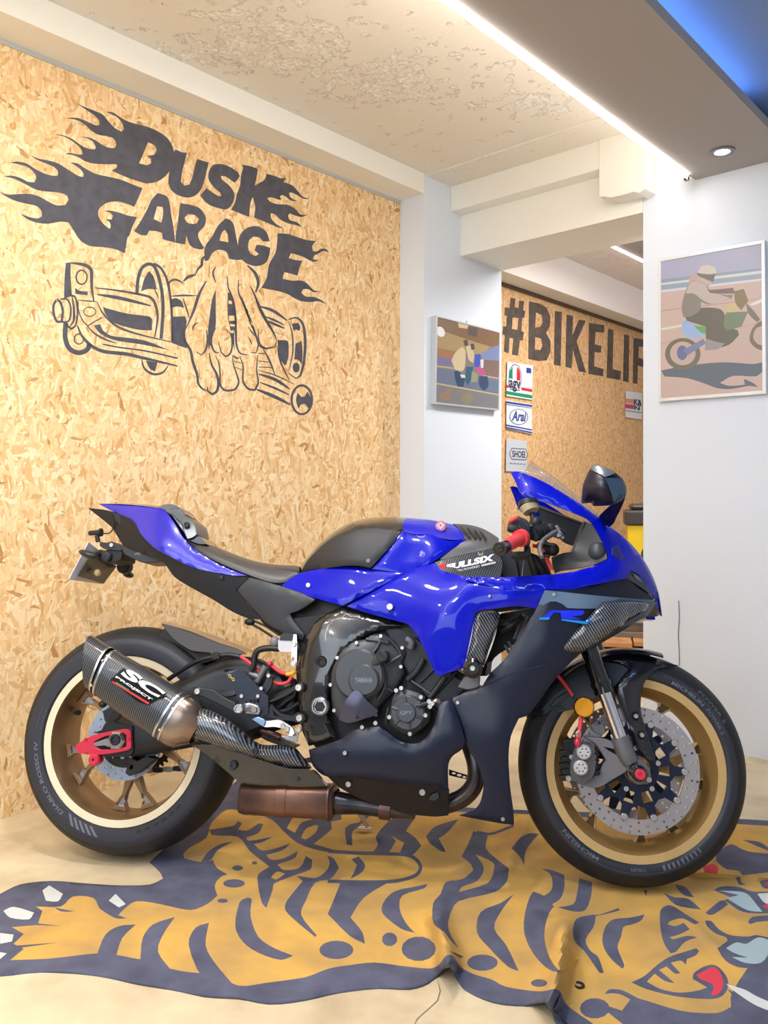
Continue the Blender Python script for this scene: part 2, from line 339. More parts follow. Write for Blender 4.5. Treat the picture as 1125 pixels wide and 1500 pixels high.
def panel(name,loop,wc,m,th=.006,parent=None,holes=(),grid=9,bevel=.0012,curve=True,mirror=False,roll=0,n=4,ang=38,label=None):
    """body panel: outline in pixels, lateral position w(px,py) (number or control list), given thickness away from the viewer"""
    P=curve_pts(loop,True,n,ang) if curve else [p[:2] for p in loop]
    H=[curve_pts(h,True,3,ang) if curve else h for h in holes]
    flat=isinstance(wc,(int,float)) and not roll
    pts,tris=cdt([P]+H,0 if flat else grid,.3)
    T=np.array(tris); cen=pts[T].mean(1); ok=inside(cen,P)
    for h in H: ok&=~inside(cen,h)
    T=T[ok]
    w=np.full(len(pts),float(wc)) if isinstance(wc,(int,float)) else tps(wc)(pts)
    if roll:
        Pa=np.array(P); Pb=np.roll(Pa,-1,0)
        d=np.full(len(pts),1e9)
        for a,b in zip(Pa,Pb):
            ab=b-a; L=(ab**2).sum()+1e-9; t=np.clip(((pts-a)@ab)/L,0,1); q=a+t[:,None]*ab; d=np.minimum(d,np.sqrt(((pts-q)**2).sum(1)))
        rr=roll[1]; k=np.clip(1-d/rr,0,1); w=w-roll[0]*(1-np.sqrt(1-k*k*.999))
    front=[U(p[0],p[1],ww) for p,ww in zip(pts,w)]
    used=sorted(set(T.flatten().tolist())); mp={u:i for i,u in enumerate(used)}; F3=[front[u] for u in used]
    tr=[]
    for t in T:
        a,b,c=[mp[int(i)] for i in t]; nn=(F3[b]-F3[a]).cross(F3[c]-F3[a]); tr.append((a,b,c) if nn.y<0 else (c,b,a))
    # boundary
    cnt={}
    for t in tr:
        for i in range(3): cnt[(t[i],t[(i+1)%3])]=1
    bd=[e for e in cnt if (e[1],e[0]) not in cnt]
    N=len(F3); back=[v+Vector((0,th,0)) for v in F3]
    faces=tr+[(c+N,b+N,a+N) for a,b,c in tr]+[(b,a,a+N,b+N) for a,b in bd]
    o=mk(name,F3+back,faces,m,parent or BIKE,smooth=True,bevel=bevel,bang=45)
    if label: o['label']=label
    if mirror:
        V=[Vector((v.x,-v.y,v.z)) for v in F3+back]
        o2=mk(name,V,[f[::-1] for f in faces],m,parent or BIKE,smooth=True,bevel=0,bang=45); return o,o2
    return o
def loft(name,st,m,parent=None,mirror=True,sub=2,closed=False,smooth=True):
    """st: stations, each a list of (px,py,w); mirrored across the centre plane (the last point of each has w=0)"""
    rows=[]
    for s in st:
        r=[U(*p) for p in s]
        if mirror: r=r+[Vector((v.x,-v.y,v.z)) for v in r[-2::-1]]
        rows.append(r)
    n=len(rows[0]); V=[v for r in rows for v in r]; fc=[]
    for i in range(len(rows)-1):
        for j in range(n-1 if not closed else n):
            fc.append((i*n+j,i*n+(j+1)%n,(i+1)*n+(j+1)%n,(i+1)*n+j))
    return mk(name,V,fc,m,parent or BIKE,smooth=smooth,sub=sub)
def solid(name,pts3,r,m,parent,seg=12,caps=True,sm=True):
    """tube through local 3D points; r number or list"""
    P=[Vector(p) for p in pts3]
    if sm and len(P)>2:
        Q_=[];R_=[]; n=len(P); rl=r if isinstance(r,(list,tuple)) else [r]*n
        for i in range(n-1):
            p0=P[max(i-1,0)];p1=P[i];p2=P[i+1];p3=P[min(i+2,n-1)]
            for k in range(5):
                t=k/5; Q_.append(.5*((2*p1)+(p2-p0)*t+(2*p0-5*p1+4*p2-p3)*t*t+(3*p1-p0-3*p2+p3)*t**3)); R_.append(rl[i]*(1-t)+rl[i+1]*t)
        Q_.append(P[-1]); R_.append(rl[-1]); P=Q_; r=R_
    n=len(P); rl=r if isinstance(r,(list,tuple)) else [r]*n
    V=[];fc=[]; up=None
    for i in range(n):
        d=(P[min(i+1,n-1)]-P[max(i-1,0)]).normalized()
        if up is None: up=Vector((0,0,1)) if abs(d.z)<.9 else Vector((1,0,0))
        s=d.cross(up).normalized(); up=s.cross(d).normalized()
        for k in range(seg):
            a=2*math.pi*k/seg; V.append(P[i]+(s*math.cos(a)+up*math.sin(a))*rl[i])
    for i in range(n-1):
        for k in range(seg): fc.append((i*seg+k,i*seg+(k+1)%seg,(i+1)*seg+(k+1)%seg,(i+1)*seg+k))
    if caps: fc+= [tuple(range(seg))[::-1],tuple((n-1)*seg+k for k in range(seg))]
    return mk(name,V,fc,m,parent,smooth=True,bang=50)
def tube(name,k,pts,r,m,parent=None,seg=10):
    P=F(k,pts); return solid(name,[U(*p) for p in P],r,m,parent or BIKE,seg)
def lathe_y(name,c,prof,m,parent,seg=32,mats=None,a0=0,a1=2*math.pi,rot=None):
    """revolve (r,y) profile about the y axis at local centre c. closed profile loops"""
    full=abs(a1-a0-2*math.pi)<1e-6; ns=seg if full else seg+1; V=[];fc=[];mi=[]; n=len(prof)
    for i in range(ns):
        a=a0+(a1-a0)*i/seg
        for r,y in [p[:2] for p in prof]: V.append(Vector((c[0]+r*math.cos(a),c[1]+y,c[2]+r*math.sin(a))))
    for i in range(seg):
        i2=(i+1)%ns
        for j in range(n-1):
            fc.append((i*n+j,i*n+j+1,i2*n+j+1,i2*n+j)); mi.append(prof[j][2] if len(prof[j])>2 else 0)
    if rot: V=[rot@v for v in V]
    return mk(name,V,fc,mats or m,parent,mi=mi if mats else None,smooth=True,bang=35)
def knob(name,k,p,rad,w0,w1,m,parent=None,ch=.15,seg=24,face=None,hole=0):
    """disc/cylinder along the bike's lateral axis; rad in frame pixels; w1 the outer face"""
    (px,py),=F(k,[p[:2]]); c=U(px,py,w1); e=U(px+rad/FR[k][2],py,w1); r=(e-c).length
    L=w1-w0; h=min(ch*r,L*.4)
    prof=[(0,L),(r,L),(r,h),(r-h,0)]
    if hole: prof+=[(r*hole,0),(r*hole*.9,h*1.6),(0,h*1.6)]
    else: prof+=[(0,0)]
    return lathe_y(name,(c.x,-w1,c.z),prof,m,parent or BIKE,seg)
def bolt(k,p,w,rad=5,parent=None,m=None):
    (px,py),=F(k,[p]); c=U(px,py,w); e=U(px+rad/FR[k][2],py,w); r=max((e-c).length,.002)
    return lathe_y('bolt',(c.x,-w,c.z),[(0,.004),(r,.004),(r,0),(r*.8,-r*.35),(r*.45,-r*.35),(r*.4,-r*.05),(0,-r*.05)],m or BOLTM,parent or BIKE,12)
def ellipsoid(name,c,r,m,parent,rot=None,seg=16):
    V=[];fc=[]
    for i in range(9):
        t=math.pi*i/8
        for k in range(seg):
            a=2*math.pi*k/seg; v=Vector((r[0]*math.sin(t)*math.cos(a),r[1]*math.sin(t)*math.sin(a),r[2]*math.cos(t)))
            if rot: v=rot@v
            V.append(Vector(c)+v)
    for i in range(8):
        for k in range(seg): fc.append((i*seg+k,(i+1)*seg+k,(i+1)*seg+(k+1)%seg,i*seg+(k+1)%seg))
    return mk(name,V,fc,m,parent,smooth=True,bang=80)
def text_mesh(s,bold=0,shear=0,space=1):
    c=bpy.data.curves.new('t','FONT'); c.body=s; c.size=1; c.offset=bold; c.shear=shear; c.space_character=space; c.resolution_u=3
    o=bpy.data.objects.new('t',c); COL.objects.link(o); dg=bpy.context.evaluated_depsgraph_get(); dg.update()
    me=bpy.data.meshes.new_from_object(o.evaluated_get(dg)); v=[tuple(x.co[:2]) for x in me.vertices]; f=[tuple(p.vertices) for p in me.polygons]
    bpy.data.objects.remove(o); bpy.data.curves.remove(c); bpy.data.meshes.remove(me)
    xs=[p[0] for p in v]; ys=[p[1] for p in v]; x0,x1,y0,y1=min(xs),max(xs),min(ys),max(ys)
    return [((x-x0)/(x1-x0),(y-y0)/(y1-y0)) for x,y in v],f
def text_on(name,s,fn,m,parent,bold=.0,shear=0,space=1,toward=None):
    """fn maps unit square (u right, v up) to 3D"""
    v,f=text_mesh(s,bold,shear,space); V=[Vector(fn(u,w_)) for u,w_ in v]
    cc=toward if toward is not None else (BO if parent is not None and parent.get('bike') is not None else CAMV)
    F2=[]
    for q in f:
        n=(V[q[1]]-V[q[0]]).cross(V[q[2]]-V[q[0]]); F2.append(q if n.dot(cc-V[q[0]])>0 else q[::-1])
    return mk(name,V,F2,m,parent)
def quadmap(k,c,w):   # corners bl,br,tr,tl in frame px -> bilinear px -> bike point at w
    c=F(k,c)
    def f(u,v):
        x=[(1-v)*((1-u)*c[0][i]+u*c[1][i])+v*((1-u)*c[3][i]+u*c[2][i]) for i in (0,1)]
        return U(x[0],x[1],w((x[0],x[1])) if callable(w) else w)
    return f
# ================================================================ STRUCTURE
def struct(o): o['kind']='structure'; return o
fl=quad_box('floor',[(-6,-3.5,-.1),(7,-3.5,-.1),(7,10,-.1),(-6,10,-.1),(-6,-3.5,0),(7,-3.5,0),(7,10,0),(-6,10,0)],CONC); struct(fl)
HB=.30   # plane of header and right wall
struct(rbox('wall_left',-6.4,0,-.35,-.1514,0,2.6,OSB1))                       # board wall, recessed
struct(rbox('wall_pillar',0,.664,-.35,0,0,2.60,WHITE))
struct(rbox('trim_1',-6.4,0,-.1515,0,2.478,2.62,WARM))                         # beam above the recess
o=rbox('trim_2',-6.4,-.004,-.1513,-.146,2.462,2.478,M('grey_trim_profile',(190,192,188),rough=.5)); struct(o)
# ceiling: plaster slab, with a slightly lower bay towards the doorway
struct(rbox('ceiling',-6.4,.02,-.35,1.20,2.575,2.70,CEIL))
struct(rbox('ceiling_bay',.02,HB+.45,-.35,1.20,2.568,2.70,CEIL))
# header over the doorway
h=rbox('trim_3',HB-.09,HB+.36,0,1.022,2.445,2.60,WARM,bevel=.004); struct(h)
h=rbox('trim_4',HB-.006,.664,0,.967,2.242,2.47,WARM); struct(h)
def bpl(px,py,a): return on_plane(px,py,room(a,0),A)     # a point on a plane parallel to the header
def rel(p): d=p-Q; return d.dot(A),d.dot(B),p.z
# rough plaster corbel hanging from the header beam
cp=[rel(bpl(*p,HB-.09))for p in F('J4',[(838,105),(838,455),(865,452),(900,458),(960,445),(1020,428),(1040,435),(1080,410),(1086,105)])]
def extr(name,poly,a0,a1,m,bevel=0):
    n=len(poly); V=[room(a0,b,z) for _,b,z in poly]+[room(a1,b,z) for _,b,z in poly]
    return mk(name,V,[tuple(range(n)),tuple(range(n,2*n))[::-1]]+[(i,i+n,(i+1)%n+n,(i+1)%n) for i in range(n)],m,bevel=bevel)
struct(extr('trim_5',cp,HB-.098,HB,WARM,.004))
# right wall with the doorway's edge
s_edge=.968
struct(rbox('wall_right',HB,HB+.25,s_edge,4.6,0,2.9,WHITE))
# dropped soffit with the light strip
struct(rbox('ceiling_soffit',-6.4,HB,1.194,1.570,2.325,2.36,SOFF))
struct(rbox('trim_9',-6.4,HB,1.195,1.21,2.355,2.70,SOFF))
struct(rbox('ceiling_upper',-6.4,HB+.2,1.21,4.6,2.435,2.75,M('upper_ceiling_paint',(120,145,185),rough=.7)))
# other walls of the shop (behind and beside the camera), with a wide open shop front behind
struct(rbox('wall_far_side',-6.4,HB+.2,4.6,4.75,0,2.9,WHITE))
struct(rbox('wall_front',-6.55,-6.4,-.3,.6,0,2.9,WHITE))
struct(rbox('trim_6',-6.55,-6.4,-.3,4.75,2.5,2.75,WHITE))
# back room
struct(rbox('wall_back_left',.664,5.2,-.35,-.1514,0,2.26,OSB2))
struct(rbox('trim_7',.664,5.2,-.35,0,2.244,2.50,WARM))
struct(rbox('trim_8',.664,5.2,-.1513,-.13,2.228,2.244,M('dark_wood_batten',(96,74,58),rough=.6)))
struct(rbox('ceiling_back',.664,5.2,-.35,4.0,2.46,2.6,CEIL))
struct(rbox('wall_back_end',5.2,5.35,-.35,4.0,0,2.6,WHITE))
struct(rbox('ceiling_back_soffit',.664,5.2,.42,1.2,2.40,2.47,SOFF))
struct(rbox('wall_back_right',.664,5.2,2.6,2.75,0,2.6,WHITE))

# LED strips
LEDM=M('led_strip_light',(255,255,255),emit=(255,247,235),es=15); LEDP=M('led_strip_pink',(255,255,255),emit=(255,225,240),es=4); LEDB=M('led_strip_blue',(60,130,255),emit=(140,185,255),es=8)
e=rbox('led_strip',-5.8,.222,1.178,1.1935,2.318,2.334,LEDM); tag(e,'long white LED strip along the left edge of the grey dropped soffit','light strip')
e2=tag(rbox('strip_end_cap',.222,.238,1.176,1.192,2.306,2.334,BLACKG),None); e2.parent=e
e=rbox('led_strip',.7,3.2,.406,.4195,2.392,2.405,LEDP); tag(e,'pinkish white LED strip on the ceiling of the back room, seen through the doorway','light strip')
e=rbox('led_strip',-5.8,-.1,1.50,1.515,2.362,2.372,LEDB); tag(e,'blue LED strip hidden on top of the soffit, lighting the upper ceiling blue','light strip')
# recessed downlight in the soffit
t=on_plane(1058,221,Vector((0,0,2.325)),Vector((0,0,1)))
dl=empty('ceiling_downlight',(t.x,t.y,2.325)); tag(dl,'round recessed downlight in the grey soffit at top right','light')
def zdisc(name,r0,r1,z0,z1,m,parent,n=32):
    V=[];fc=[]
    for i in range(n):
        a=2*math.pi*i/n
        for r,z in ((r0,z1),(r1,z1),(r1,z0),(r0,z0)): V.append((r*math.cos(a),r*math.sin(a),z))
    for i in range(n):
        j=(i+1)%n
        for k in range(4): fc.append((i*4+k,i*4+(k+1)%4,j*4+(k+1)%4,j*4+k))
    return mk(name,V,fc,m,parent,smooth=True)
zdisc('bezel',.028,.046,-.006,.002,M('brushed_bezel',(130,126,128),rough=.35,metal=.6),dl)
zdisc('lens',.0005,.0285,-.003,.001,M('downlight_glow',(255,255,255),emit=(255,250,245),es=12),dl)

# ================================================================ WALL LOGO
OSBP=room(0,-.1514+.0006); NB=B
def wl(px,py): return on_plane(px,py,OSBP,NB)
def lg(k,pts,n=4,ang=50): return curve_pts(F(k,pts),True,n,ang)
FULLW=F('px',[(-5,100),(520,100),(520,640),(-5,640)])
D_=F('L1',[(625,60),(700,95),(790,130),(850,160),(895,215),(950,270),(1000,297),(1020,280),(1005,225),(960,175),(870,132),(930,140),(1000,185),(1060,215),(1125,235)])+F('L2',[(330,150),(440,205),(500,265),(530,335),(540,400),(530,470),(490,520),(440,570),(380,600),(310,610),(230,590),(130,555),(40,515),(20,505),(55,485)])+F('L1',[(965,580),(960,565),(870,565),(770,560),(700,540),(650,510),(600,490),(535,480),(575,472),(640,485),(680,487),(672,450),(640,410),(580,365),(520,335),(440,320),(510,325),(590,355),(660,405),(720,435),(780,445),(788,425),(765,380),(710,350),(650,338),(730,345),(790,370),(850,410),(900,430),(945,432),(957,400),(935,355),(890,335),(820,325),(760,295),(700,240),(640,205),(590,192),(530,190),(600,182),(660,190),(730,220),(790,245),(818,240),(815,205),(780,165),(700,110)])
G_=F('L1',[(245,490),(320,520),(400,535),(480,560),(560,610),(640,660),(685,672),(690,650),(665,610),(620,575),(578,550),(640,560),(700,600),(790,645),(900,670),(1000,695),(1125,745)])+F('L2',[(275,650),(240,730),(205,805),(150,780),(60,765)])+F('L1',[(1050,885),(960,872),(880,885),(820,930),(808,980),(830,1030),(870,1075),(905,1098),(912,1070),(900,1040),(870,1020),(920,1020),(930,990),(905,965),(850,948),(920,950),(1000,970),(1060,990),(1125,1000)])+F('L2',[(228,892),(190,970),(165,1040)])+F('L1',[(1050,1170),(1028,1300),(950,1265),(850,1248),(740,1238),(660,1190),(605,1110),(565,1045),(500,1038),(400,1055),(320,1050),(250,1030),(200,1000),(170,972),(240,1000),(310,1012),(345,995),(340,950),(300,910),(220,890),(120,865),(40,825),(0,795),(60,815),(150,812),(240,810),(320,830),(400,875),(470,905),(540,900),(565,860),(545,820),(480,798),(390,790),(300,775),(220,735),(150,700),(100,680),(30,665),(100,660),(170,680),(230,710),(280,715),(298,680),(280,635),(230,590),(150,565),(80,552),(150,545),(220,560),(290,605),(360,640),(430,660),(475,660),(475,620),(440,585),(380,560),(310,530)])
letters=[('D',[D_],[F('L2',[(320,272),(375,300),(388,340),(370,375),(310,385),(345,410),(345,445),(310,460),(245,445),(275,380)])]),
('U',[F('L2',[(545,330),(600,355),(640,358),(625,420),(600,520),(590,600),(620,630),(660,620),(685,560),(705,470),(725,410),(770,425),(820,440),(800,520),(780,600),(750,670),(700,715),(640,728),(570,710),(510,665),(488,600),(495,520),(520,450),(515,390)])],[]),
('S',[F('L2',[(1075,550),(1060,575),(1035,605),(1010,590),(960,555),(920,550),(930,580),(990,630),(1030,690),(1030,740),(1000,800),(960,825),(900,815),(830,790),(780,750),(750,710),(775,680),(800,650),(850,685),(900,715),(925,715),(915,690),(860,640),(820,580),(820,520),(850,465),(900,450),(960,460),(1020,490),(1060,520)])],[]),
('K',[F('L3',[(305,120),(370,130),(438,155),(430,210),(412,290),(440,275),(490,245),(510,195),(570,210),(620,230),(670,232),(650,262),(720,290),(760,330),(810,385),(872,398),(820,402),(770,375),(720,350),(692,350),(700,380),(730,405),(765,420),(710,415),(670,385),(640,370),(618,378),(630,410),(600,405),(550,388),(515,395),(540,425),(600,445),(680,450),(740,480),(790,530),(852,530),(800,550),(750,540),(700,520),(685,540),(700,575),(760,595),(800,632),(740,615),(680,600),(620,570),(580,530),(545,520),(545,560),(590,610),(655,645),(600,635),(520,600),(405,555),(415,470),(395,385),(375,440),(365,550),(290,520),(215,490),(245,440),(265,360),(290,290),(300,200),(315,150)])],[]),
('G',[G_],[]),
('A',[F('L2',[(400,690),(470,715),(495,760),(510,860),(530,980),(545,1100),(490,1085),(440,1070),(435,1020),(390,1005),(330,1000),(310,1040),(260,1035),(205,1005),(260,920),(310,830),(350,745)])],[F('L2',[(395,800),(440,805),(445,860),(430,935),(365,905)])]),
('R',[F('L2',[(585,775),(680,790),(750,820),(795,890),(785,960),(735,1020),(740,1070),(785,1145),(750,1155),(690,1140),(660,1110),(635,1040),(625,1115),(545,1100),(550,1020),(565,930),(575,850)])],[F('L2',[(650,865),(700,870),(740,905),(720,940),(680,945),(640,930),(620,895)])]),
('A',[F('L3',[(170,562),(210,575),(240,620),(255,700),(270,770),(290,850),(320,900),(260,905),(200,895),(185,850),(165,830),(110,820),(60,850),(30,905),(0,915),(0,800),(60,710),(110,620)])],[F('L3',[(165,655),(190,700),(195,760),(120,745),(140,680)])]),
('G',[F('L3',[(405,625),(460,635),(510,680),(535,750),(480,750),(450,720),(400,712),(365,745),(358,800),(375,850),(420,872),(445,855),(410,825),(425,780),(480,785),(540,805),(530,870),(500,930),(430,955),(360,940),(310,905),(280,850),(275,770),(290,700),(340,645)])],[]),
('E',[F('L3',[(600,685),(680,690),(760,715),(840,740),(915,748),(885,790),(890,830),(920,835),(960,812),(1000,815),(1022,845),(980,830),(940,850),(900,870),(890,900),(940,905),(900,920),(860,905),(800,875),(710,848),(692,890),(750,905),(805,910),(780,970),(765,1035),(700,1015),(655,1005),(640,1060),(720,1075),(800,1075),(850,1105),(900,1155),(958,1162),(900,1170),(850,1145),(810,1145),(795,1175),(830,1205),(900,1210),(960,1235),(1005,1272),(940,1245),(880,1250),(800,1245),(740,1220),(680,1185),(600,1160),(465,1135),(510,1050),(530,940),(580,850),(595,770)])],[])]
LOGO=empty('painted_logo',wl(250,400)); tag(LOGO,'flaming black DUSK GARAGE lettering over a skeletal hand gripping machinery, on the board wall','mural')
def to_logo(p): return p-Vector(LOGO.location)
def wlog(d):
    n=B*d
    return lambda x,y: wl(x,y)+n-Vector(LOGO.location)
k=0
for ch,outs,hs in letters:
    k+=1
    lay=[(curve_pts(outs[0],True,4,50),PAINT)]+[(curve_pts(h_,True,4,50),None) for h_ in hs]
    flatprint('letter',lay,wlog(.0002*(k%3)),LOGO)
dark=[];light=[]
def st(k,pts,wd,t=True): 
    s=FR[k][2]; w_=tuple(x/s for x in wd) if isinstance(wd,tuple) else wd/s
    dark.append(stroke(F(k,pts),tuple(x*1.25 for x in w_) if isinstance(w_,tuple) else w_*1.25,t))
def fi(k,pts): dark.append(curve_pts(F(k,pts),True,3,50))
rings=[]
def rg(k,c,rx,ry,wd):
    s=FR[k][2]; (x,y),=F(k,[c]); rings.append(ring_polys(x,y,rx/s,ry/s,wd/s))
fi('L4',[(205,85),(245,80),(245,200),(255,350),(230,355),(190,380),(195,200)])
st('L4',[(240,85),(310,92),(380,110),(415,150),(418,280),(435,400)],24); rg('L4',(335,203),45,58,13)
fi('L4',[(280,290),(320,315),(385,320),(385,352),(285,340)])
st('L4',[(300,390),(380,398),(460,405)],9); st('L4',[(460,405),(510,500),(600,590),(700,640),(850,685),(1090,740)],14)
st('L4',[(130,390),(105,430),(105,500),(130,565),(170,570),(180,480),(160,410),(130,385)],16,False); st('L4',[(160,385),(215,385),(245,450),(240,540),(215,570),(170,570)],12,False)
st('L4',[(205,370),(240,355),(280,365),(300,440),(300,520),(285,600),(250,630),(215,600),(205,575)],12,False); st('L4',[(255,355),(270,450),(270,560),(235,610)],16)
rg('L4',(402,487),50,38,8); st('L4',[(305,400),(310,480),(345,560),(385,605)],8,False); st('L4',[(385,605),(440,570),(505,535)],8,False)
st('L4',[(300,600),(340,690),(420,770),(520,815),(700,835),(830,865),(980,900),(1125,935)],24); st('L4',[(385,605),(440,665),(540,720),(620,745)],12); st('L4',[(510,755),(640,780),(860,810),(1125,870)],10,False)
fi('L4',[(435,600),(490,590),(510,640),(580,685),(700,700),(860,725),(1060,805),(850,760),(650,730),(560,705),(480,660)])
fi('L4',[(510,450),(700,500),(890,525),(915,545),(915,640),(800,635),(600,580),(540,520)])
st('L4',[(445,290),(650,315),(880,360),(930,400),(960,500),(955,600),(935,700)],18); st('L4',[(465,345),(650,375),(905,438)],24)
st('L4',[(790,345),(800,220),(830,130),(880,95),(930,110),(970,200),(1000,350),(1005,500),(990,710)],22,False); st('L4',[(930,90),(990,130),(1040,230),(1070,400),(1080,560),(1082,730)],16,False)
fi('L4',[(890,150),(930,200),(955,305),(880,300),(825,320),(850,220)]); st('L4',[(930,300),(955,340),(970,385)],9)
st('L4',[(830,870),(850,950),(920,1000),(1000,990),(1050,930)],16); fi('L4',[(865,890),(960,905),(940,980),(895,955)])
st('L4',[(205,580),(200,700),(235,790),(310,825),(380,800),(400,750)],32,False); rg('L4',(312,712),38,42,10)
fi('L5',[(190,490),(240,480),(290,510),(310,570),(250,555),(195,570)]); fi('L5',[(205,650),(320,645),(335,700),(312,790),(320,860),(340,940),(280,920),(200,890)])
for a,b in [([(170,375),(180,330),(220,310),(260,318),(305,345)],16),([(305,325),(350,285),(420,265)],22),([(415,260),(440,210),(470,180),(480,120),(530,80),(540,40)],20),([(190,462),(300,455),(430,458)],14),
([(515,320),(450,440),(400,590),(350,710)],22),([(350,710),(315,780),(320,870),(370,960),(390,1060),(430,1180),(440,1260),(480,1310),(530,1330)],20),([(515,770),(525,860),(510,950),(470,1000),(420,970)],16),([(390,780),(400,730),(440,700)],12),
([(540,980),(560,1080),(610,1180),(625,1260),(610,1330),(570,1360),(530,1330),(525,1290)],20),([(600,750),(565,830),(560,900),(590,970),(630,980)],15),([(690,760),(740,820),(750,920),(730,990),(690,1015),(650,970),(625,880)],13),
([(600,1010),(630,1080),(640,1180),(640,1270),(680,1320),(730,1325),(780,1310),(810,1250),(790,1170),(760,1080),(755,1000)],15),([(600,190),(575,250),(600,340)],14),([(705,280),(715,380),(760,500),(780,650),(785,800),(790,900),(820,980),(890,1000)],16),
([(810,310),(810,430),(870,560),(920,690),(960,800),(990,900),(970,980),(920,975)],16),([(895,740),(930,790),(965,830)],10),([(895,830),(920,870),(930,905)],9),([(820,1010),(850,1100),(850,1240),(900,1310),(960,1320),(990,1250),(975,1140),(985,1000)],15),
([(915,365),(960,460),(1020,620),(1125,800)],15),([(990,760),(1000,890),(1060,940),(1120,930)],12),([(890,180),(960,250),(990,340),(965,430)],24),([(300,480),(330,570),(360,660)],12)]: st('L5',a,b)
fi('L5',[(600,400),(565,500),(545,640),(530,780),(535,960),(560,880),(575,800),(600,730),(600,560)])
fi('L5',[(710,430),(740,430),(770,560),(788,700),(770,800),(772,960),(750,860),(728,740),(710,640)]); fi('L5',[(830,450),(870,540),(915,660),(960,790),(940,770),(890,650),(850,540)])
for q in [[(715,500),(745,505),(750,535),(718,530)],[(720,640),(770,640),(772,685),(722,690)],[(728,715),(775,720),(774,740),(732,738)],[(735,775),(768,775),(762,800),(742,800)]]: light.append(F('L5',q))
for q in [[(873,545),(882,560),(888,580),(878,570)],[(895,600),(905,620),(912,640),(902,630)],[(920,690),(935,710),(940,735),(926,720)]]: light.append(F('L5',q))
for a,b in [([(380,430),(500,470),(630,560)],22),([(330,310),(400,480),(500,660),(535,740)],15),([(420,520),(510,555),(600,600)],15),([(440,560),(520,595),(605,632)],18),([(490,660),(600,690)],9),([(640,560),(675,680),(680,850),(640,1030)],11),
([(640,550),(720,535),(775,600),(795,760),(780,950),(750,1060),(710,1090),(640,1040)],20),([(540,800),(570,940),(650,1110)],13),([(360,780),(420,815),(520,800),(530,740)],13),([(410,820),(470,930),(515,1050)],14),([(365,860),(425,862)],20),([(370,930),(460,940)],18),([(370,985),(490,990)],18),
([(365,1015),(520,1060),(700,1145)],9),([(370,1050),(520,1100),(650,1185)],24),([(380,1125),(520,1180),(650,1240)],16),([(350,1190),(500,1250),(660,1330)],26),([(135,880),(160,900),(190,905)],14),([(140,930),(210,950)],16),([(145,985),(215,1010)],14)]: st('L6',a,b)
for q in [[(670,590),(730,580),(750,620),(740,655),(710,640),(690,655)],[(705,770),(740,755),(760,740),(770,850),(765,960),(730,920),(695,915)],[(540,740),(620,740),(640,760),(640,900),(610,975),(560,900)],[(725,1220),(760,1260),(790,1255),(815,1210),(850,1280),(830,1370),(790,1320),(755,1330),(735,1370),(710,1290)]]: fi('L6',q)
dark.append(ell(*F('L6',[(712,990)])[0],32/6.25,45/6.25)); rg('L6',(763,1285),94,132,20)
for n_,P in enumerate(dark):
    pass
def multi(name,loops,holes,m,fn,parent):
    V=[];fc=[]
    for P in loops:
        pts,tr=cdt([P]); T=np.array(tr); ok=inside(pts[T].mean(1),P)
        for h_ in holes: ok&=~inside(pts[T].mean(1),h_)
        k=len(V); V+=[fn(*p) for p in pts]
        for t in T[ok]:
            a,b,c=[k+int(i) for i in t]; n=(Vector(V[b])-Vector(V[a])).cross(Vector(V[c])-Vector(V[a])); fc.append((a,b,c) if n.dot(B)>0 else (c,b,a))
    return mk(name,V,fc,m,parent)
multi('line_drawing',dark[:],[],PAINT,wlog(.0),LOGO)
fnr=wlog(.0002)
for o_,i_ in rings:
    n=len(o_); mk('ring_drawing',[fnr(*p) for p in o_]+[fnr(*p) for p in i_],[(i,(i+1)%n,n+(i+1)%n,n+i) for i in range(n)],PAINT,LOGO)
LIGHTP=M('bare_board_tone',(236,204,150),rough=.6)
for q_ in light: multi('bare_patch',[q_],[],LIGHTP,wlog(.0004),LOGO)

# ================================================================ BACK ROOM: lettering, signs, boxes
BP0=room(0,-.1514+.001)
def bw(px,py,d=0): return on_plane(px,py,BP0+B*d,B)
HT=empty('painted_hashtag',bw(800,480)); tag(HT,'black painted #BIKELIF lettering high on the back room chipboard wall','mural')
bl=[[(130,310),(165,315),(160,375),(185,380),(190,330),(225,335),(218,395),(232,400),(225,450),(212,448),(205,540),(222,545),(215,605),(195,602),(182,708),(140,700),(150,590),(125,585),(118,690),(85,680),(92,570),(75,560),(80,505),(100,508),(105,435),(88,430),(92,375),(125,380)],
[(258,335),(330,350),(380,380),(405,440),(400,510),(375,550),(405,610),(405,680),(380,740),(320,745),(252,730)],[(435,400),(483,408),(475,778),(428,770)],[(515,425),(560,435),(555,570),(600,460),(648,468),(585,610),(650,825),(600,815),(560,670),(550,795),(508,785)],
[(668,482),(775,498),(772,550),(715,545),(710,630),(755,640),(752,688),(708,683),(705,780),(770,800),(765,850),(665,832)],[(800,525),(838,530),(832,800),(890,815),(885,875),(790,858)],[(910,562),(946,568),(942,890),(903,882)],[(975,585),(1065,600),(1064,650),(1012,645),(1008,720),(1060,740),(1058,790),(1005,775),(1002,902),(970,896)]]
bh={0:[[(145,445),(185,450),(178,530),(140,525)]],1:[[(305,410),(345,430),(350,480),(335,510),(300,515)],[(300,580),(340,590),(350,640),(335,670),(298,665)]]}
for i,q in enumerate(bl):
    off=Vector(HT.location)
    flatprint('letter',[(F('B6',q),PAINT2)]+[(F('B6',h_),None) for h_ in bh.get(i,[])],lambda x,y,off=off:bw(x,y)-off,HT)
